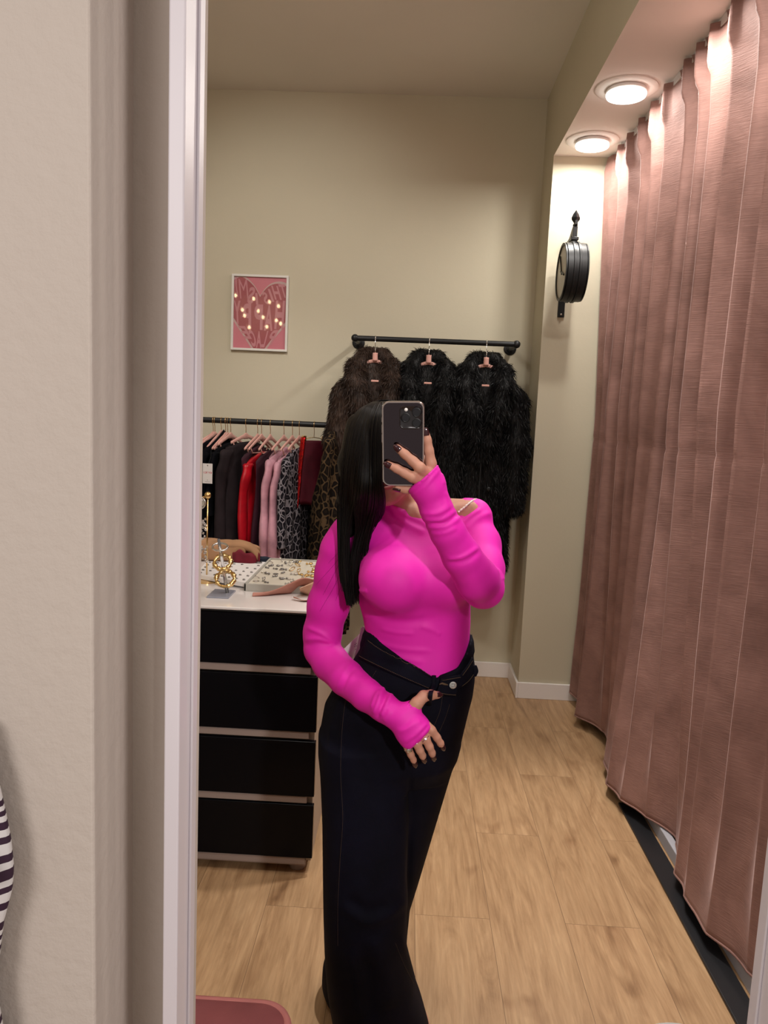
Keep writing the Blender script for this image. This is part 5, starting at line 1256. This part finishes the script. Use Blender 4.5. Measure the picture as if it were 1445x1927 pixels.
def jewellery():
    rg = random.Random(5)
    W, D = TX1 - TX0, TY1 - TY0
    lab_r = 'small silver ring lying at the left of the grey jewellery tray'; lab_g = 'small gold ring or charm at the right of the grey jewellery tray'; lab_e = 'small silver earring lying in the middle of the grey jewellery tray'; lab_ge = 'small gold drop earring at the right of the grey jewellery tray'
    for j in range(6):
        for i in range(9):
            u = (i + .5 + rg.uniform(-.28, .28)) / 9; v = (j + .5 + rg.uniform(-.3, .3)) / 6
            if rg.random() < .1: continue
            loc = (TX0 + .006 + u * (W - .012), TY0 + .012 + v * (D - .03), TZ)
            st = rg.choice([None, M['crystal'], None]); rz = rg.uniform(0, 6)
            if u < .42:
                if rg.random() < .6: jewel_ring(loc, M['dark_silver'] if rg.random() < .5 else M['silver'], lab_r, rg.uniform(.007, .011), rg.choice([0, .5, 1.1]), stone=st, rotz=rz, group='silver rings in the grey tray')
                else: earring(loc, M['dark_silver'], lab_e.replace('in the middle', 'on the left side'), s=rg.uniform(.8, 1.3), rotz=rz, group='silver earrings at the left of the tray')
            elif u < .6 and v < .5: earring(loc, rg.choice([M['silver'], M['crystal'], M['dark_silver']]), lab_e, s=rg.uniform(.8, 1.4), rotz=rz, group='silver earrings in the middle of the tray')
            elif rg.random() < .5: jewel_ring(loc, M['gold'], lab_g, rg.uniform(.007, .012), rg.choice([0, .6, 1.2]), stone=st, rotz=rz, group='gold rings in the grey tray')
            else: earring(loc, M['gold'], lab_ge, s=rg.uniform(.9, 1.5), rotz=rz, group='gold earrings in the grey tray')
jewellery()
def earring_board():
    fl, fr, bl, br = [np.array(q) for q in (on_top(372, 1078, .020), on_top(464, 1098, .004), on_top(389, 1055, .036), on_top(498, 1062, .020))]
    fl = at(368, 1080, 2.72); fr = at(464, 1097, 2.63); bl = at(389, 1056, 3.03); br = at(500, 1063, 3.02)
    for q in (fl, fr, bl, br): q[2] = max(q[2], ZT + .012)
    r = empty('earring_board', (fl[0], fl[1], ZT), 'white slanted display board pinned with rows of small dark earrings', 'display board')
    O = np.array((fl[0], fl[1], ZT)); c = [q - O for q in (fl, fr, br, bl)]
    v = c + [np.array((q[0], q[1], max(q[2] - .016, .0))) for q in c]
    MB().add(v, [(0, 1, 2, 3), (7, 6, 5, 4), (4, 5, 1, 0), (5, 6, 2, 1), (6, 7, 3, 2), (7, 4, 0, 3)]).build('panel', M['paper'], r)
    MB().box(.02, .10, .06, .12, 0, max(.004, min(q[2] for q in c) - .016)).build('support', M['paper'], r)
    k = 0
    for i in range(7):
        for j in range(5):
            if (i * 5 + j) % 6 == 5: continue
            for d in (-.006, .006):
                u, w = (i + .55) / 7.2 + d, (j + .5) / 5.1
                p = O + (c[0] * (1 - u) + c[1] * u) * (1 - w) + (c[3] * (1 - u) + c[2] * u) * w
                if k >= 60: break
                k += 1
                e = MB().ball((0, 0, .002), .0042, 7, (1, 1, .8)).build('stud_earring', M['dark_silver'], None, True, loc=p)
                T(e, 'tiny dark stud earring pinned in rows on the white slanted board', 'earring', 'stud earrings on the white board')
    # a second card of jewellery behind
    a = on_top(513, 1056); cc = empty('jewellery_card', (-.60, 3.085, ZT), 'white jewellery card lying behind the slanted earring board', 'card')
    MB().box(-.045, .04, -.02, .045, 0, .003).build('card', M['paper'], cc)
    MB().tube([(.012 * math.cos(t), .008 * math.sin(t), .006) for t in np.linspace(0, 6.28, 14, endpoint=False)], .0025, 6, closed=True).build('hoop', M['dark_silver'], cc, True)
earring_board()
def bangle_stand():
    b0 = on_top(415, 1119); r = empty('bangle_stand', b0, 'clear acrylic stand with a slanted post standing on the white top', 'display stand')
    e0, e1 = on_top(398, 1111) - b0, on_top(432, 1128) - b0
    M['acrylic_base'] = mat('frosted_acrylic', (.42, .44, .53), .12, trans=.35); MB().box(-.034, .040, -.055, .055, 0, .006, .001).build('base', M['acrylic_base'], r)
    top = at(411, 1014, b0[1] + .02) - b0; bot = np.array((.022, .005, .006))
    MB().tube([bot, bot * .5 + top * .5, top], [.0065, .006, .0045], 10).build('post', M['acrylic'], r, True)
    def bangle(t, rad, m, lab, thick, hammered, tilt):
        c = b0 + bot * (1 - t) + top * t; o = empty('bangle', c + np.array((.0, .0, 0)), lab, 'bangle')
        n = 40; rings = []; rg = random.Random(int(t * 100)); pts = []
        for k in range(n):
            a = k * 2 * math.pi / n; pts.append((rad * math.cos(a) + rad * .1, rad * .55 * math.sin(a), rad * .75 * math.sin(a) * tilt - rad * .35))
        MB().tube(pts, [thick * (1 + (.35 * rg.uniform(-1, 1) if hammered else 0)) for _ in range(n)], 8, closed=True).build('band', m, o, True)
        return o
    bangle(.32, .031, M['gold'], 'chunky hammered gold bangle lowest on the acrylic post', .0075, True, 1.0)
    bangle(.62, .028, M['gold'], 'chunky hammered gold bangle in the middle of the acrylic post', .0075, True, 1.0)
    bangle(.90, .026, M['silver'], 'plain silver bangle topmost on the acrylic post', .0035, False, .55)
bangle_stand()
def crystal_stand():
    b0 = np.array((-.745, 2.72, ZT)); top = at(391, 932, 2.72)
    r = empty('earring_stand', b0, 'thin gold earring stand at the mirror frame edge', 'display stand')
    zt = top[2] - ZT; xp = top[0] - b0[0]
    MB().tube([(xp, 0, .0), (xp, 0, zt - .005)], .0028, 8).tube([(xp, 0, zt - .005), (xp - .15, .02, zt - .03)], .0028, 8).build('frame', M['gold'], r, True)
    MB().ball((xp, 0, zt), .0125, 12).build('gold_knob', M['gold'], r, True)
    MB().lathe([(.045, 0), (.045, .006), (.01, .009)], (xp, 0, 0), (0, 0, 1), 24).build('base', M['gold'], r, True, angle=30)
    rg = random.Random(3)
    for k, (dz, dx, lab) in enumerate(((.028, -.022, 'large round crystal drop earring hanging at the top of the gold stand'), (.115, -.014, 'cluster of crystal beads in the middle of the gold stand'), (.205, -.008, 'crystal chandelier earring lowest on the gold stand'))):
        o = empty('crystal_earring', (b0[0] + xp + dx, b0[1] - .004, ZT + zt - dz), lab, 'earring', 'crystal earrings on the gold stand')
        if k == 0:
            MB().lathe([(.0, -.006), (.014, -.004), (.020, 0), (.014, .004), (0, .006)], (-.006, 0, 0), (0, 1, .2), 10).build('crystal', M['crystal'], o)
            MB().tube([(.021 * math.cos(t) - .006, -.001, .021 * math.sin(t)) for t in np.linspace(0, 6.28, 20, endpoint=False)], .003, 6, closed=True).build('setting', M['silver'], o, True)
        else:
            b = MB(); c = MB()
            for j in range(34):
                q = (rg.uniform(-.03, .012), rg.uniform(-.006, .006), rg.uniform(-.045, .035) if k == 1 else rg.uniform(-.04, .02))
                (b if j % 2 else c).ball(q, rg.uniform(.003, .006), 7)
            b.build('crystal_beads', M['crystal'], o); c.build('silver_beads', M['silver'], o)
crystal_stand()
def strip(name, lab, cat, m, pts, wid, nrm, thick=.0016, group=None):
    """a bent ribbon along points; nrm gives the width direction at each point"""
    P = spline(pts, 40); Wd = spline(nrm, 40); ww = np.interp(np.linspace(0, 1, 40), np.linspace(0, 1, len(wid)), wid)
    G = np.stack([P - Wd * ww[:, None] / 2, P, P + Wd * ww[:, None] / 2], 1); o0 = P[0].copy()
    o = MB().grid(G - o0).build(name, m, None, True, loc=o0); T(o, lab, cat, group)
    md = o.modifiers.new('s', 'SOLIDIFY'); md.thickness = thick; md.offset = 0; return o
def ruled(name, lab, m, bot, top, group=None):
    """folded cloth between a lower edge lying on the table and a raised upper edge"""
    B = spline(np.array([on_top(x, y, .001) for x, y in bot]), 40); Tp = np.array([at(x, y, 0.0 * 1 + yy) for x, y, yy in top]); Tp = spline(Tp, 40); o0 = B[0].copy()
    G = np.stack([B * (1 - k) + Tp * k + np.array((0, -.006 * math.sin(k * math.pi), 0)) for k in np.linspace(0, 1, 9)], 1)
    o = MB().grid(G - o0).build(name, m, None, True, loc=o0); T(o, lab, 'ribbon', group); md = o.modifiers.new('s', 'SOLIDIFY'); md.thickness = .003; md.offset = 0; return o
ruled('ribbon', 'dusty pink suede ribbon folded in front of the grey tray', M['suede_pink'], [(475, 1122), (495, 1121), (520, 1118), (546, 1116), (562, 1112), (580, 1108)], [(476, 1115.5, 2.535), (497, 1114.5, 2.54), (520, 1109, 2.55), (546, 1097.5, 2.565), (570, 1088, 2.58), (592, 1091, 2.585)])
ruled('ribbon', 'tan suede roll beside the folded pink ribbon, half behind the pink sleeve', M['suede_tan'], [(566, 1114), (578, 1119), (592, 1123), (612, 1126)], [(564, 1107.5, 2.53), (578, 1101, 2.545), (592, 1094, 2.555), (612, 1086, 2.56)])
h_ = on_top(552, 1129); i_ = on_top(575, 1132); j_ = on_top(600, 1128)
strip('ribbon', 'small curled scrap of pink suede at the front of the white top', 'ribbon', M['suede_pink'], [h_ + (0, 0, .010), i_ + (0, 0, .004), j_ + (0, 0, .012)], [.01, .03, .03], [(0, -.8, .5), (0, -.9, .2), (0, -.8, .5)])
def cloth_heap(name, lab, cat, m, ctr, size, seed, rot=0., bumps=.2, group=None, tall=None):
    """folded garment: a soft slab with rolled edges and creases"""
    rg = np.random.default_rng(seed); bm = bmesh.new(); bmesh.ops.create_cube(bm, size=2)
    bmesh.ops.subdivide_edges(bm, edges=bm.edges[:], cuts=22, use_grid_fill=True)
    V = np.array([v.co[:] for v in bm.verts]); ph = rg.uniform(0, 6, 8)
    q = V / (np.abs(V) ** 5).sum(1)[:, None] ** .2
    x, y = q[:, 0], q[:, 1]
    wob = 1 + bumps * (np.sin(3 * x + ph[0] + 2 * y) * .5 + np.sin(5 * y + ph[1]) * .3 + np.sin(7 * x - 3 * y + ph[2]) * .25)
    Z = (q[:, 2] + 1) * .5 * wob
    X = x * (1 + .10 * np.sin(4 * y + ph[3]) + .05 * np.sin(9 * y + ph[5])); Yy = y * (1 + .12 * np.sin(4 * x + ph[4]))
    for v, a_, b2, c2 in zip(bm.verts, X, Yy, Z): v.co = (a_ * size[0], b2 * size[1], max(0, c2) * size[2])
    o = MB().bm(bm).build(name, m, None, True, loc=ctr); o.rotation_euler = (0, 0, rot); T(o, lab, cat, group); return o
M['camel'] = fabric('camel_wool', (.34, .185, .095), .14, 70, .9, .3); M['navy'] = fabric('navy_cloth', (.010, .016, .032)); M['wine'] = fabric('wine_cloth', (.16, .008, .022))
def jumper():
    p = np.array((-.79, 3.155, ZT))
    o = empty('jumper', p, 'camel brown jumper folded behind the earring board on the dresser', 'jumper')
    b = cloth_heap('jumper_body', None, None, M['camel'], (0, 0, 0), (.155, .075, .075), 2, 0, .16); b.parent = o
    s = MB(); pts = spline([(.02, -.03, .062), (.09, -.035, .070), (.15, -.04, .058), (.185, -.045, .028)], 14)
    s.loft([[(q[0], q[1] + .035 * math.cos(t), q[2] + .020 * math.sin(t) * (1 + .1 * math.sin(3 * t + i * .6))) for t in np.linspace(0, 6.283, 18, endpoint=False)] for i, q in enumerate(pts)]); s.build('sleeve', M['camel'], o, True)
jumper()
cloth_heap('scarf', 'dark wine red cloth crumpled under the camel jumper', 'cloth', M['wine'], (-.655, 3.095, ZT), (.050, .028, .046), 5, .1, .3)
cloth_heap('folded_cloth', 'dark navy cloth lying flat beside the wine red cloth', 'cloth', M['navy'], (-.585, 3.135, ZT), (.055, .02, .018), 8, -.05, .3)
o = MB().tube([(0, 0, .004), (.02, .004, .004), (.05, .003, .004)], [.0035, .003, .0045], 8).build('pen', M['black_metal'], None, True, loc=(-.53, 3.128, ZT)); T(o, 'short black pen at the back edge of the white top', 'pen')

# ------------------------------------------------------------------ pouf
def pouf():
    x1, y1, zt = -.172, 1.335, .42; x0, y0 = -.62, .90; r = empty('pouf', ((x0 + x1) / 2, (y0 + y1) / 2, 0), 'pink velvet pouf with piped edges at the bottom left', 'pouf')
    w, d = (x1 - x0) / 2, (y1 - y0) / 2; rc = .055
    def ring(k, z, rcc=rc):
        pts = []
        for cx_, cy_, a0 in ((w - rcc, d - rcc, 0), (-w + rcc, d - rcc, 90), (-w + rcc, -d + rcc, 180), (w - rcc, -d + rcc, 270)):
            for t in np.linspace(0, 90, 9): a = math.radians(a0 + t); pts.append(((cx_ + rcc * math.cos(a)) * k, (cy_ + rcc * math.sin(a)) * k, z))
        return pts
    rg = [ring(.95, .03), ring(.985, .05), ring(.99, .2), ring(.985, zt - .03), ring(.98, zt - .012), ring(.955, zt + .001), ring(.7, zt + .008), ring(.3, zt + .011), ring(.05, zt + .012)]
    MB().loft(rg).build('cushion', M['pouf'], r, True)
    M['pouf_pipe'] = fabric('pouf_piping', (.55, .20, .19), .08, 60, .75, .7)
    MB().tube([tuple(q) for i, q in enumerate(ring(.978, zt - .006)) if i % 1 == 0], .0085, 8, closed=True).build('piping', M['pouf_pipe'], r, True)
    for sx in (-1, 1):
        for sy in (-1, 1): MB().lathe([(.016, 0), (.02, .03)], (sx * (w - .06), sy * (d - .06), 0), (0, 0, 1), 14).build('foot', M['black_metal'], r, True)
pouf()
# dark round base at the lower edge
dk = empty('round_base', (.755, 1.70, 0), 'dark round base with a pale rim on the floor at the bottom right edge', 'base')
MB().lathe([(.128, 0), (.128, .012), (.0, .016)], (0, 0, 0), (0, 0, 1), 48).build('disc', M['black_metal'], dk, True, angle=30)
MB().lathe([(.133, 0), (.133, .011), (.128, .0135), (.126, .012)], (0, 0, 0), (0, 0, 1), 48, False).build('rim', mat('pale_rim', (.5, .5, .48), .3), dk, True)
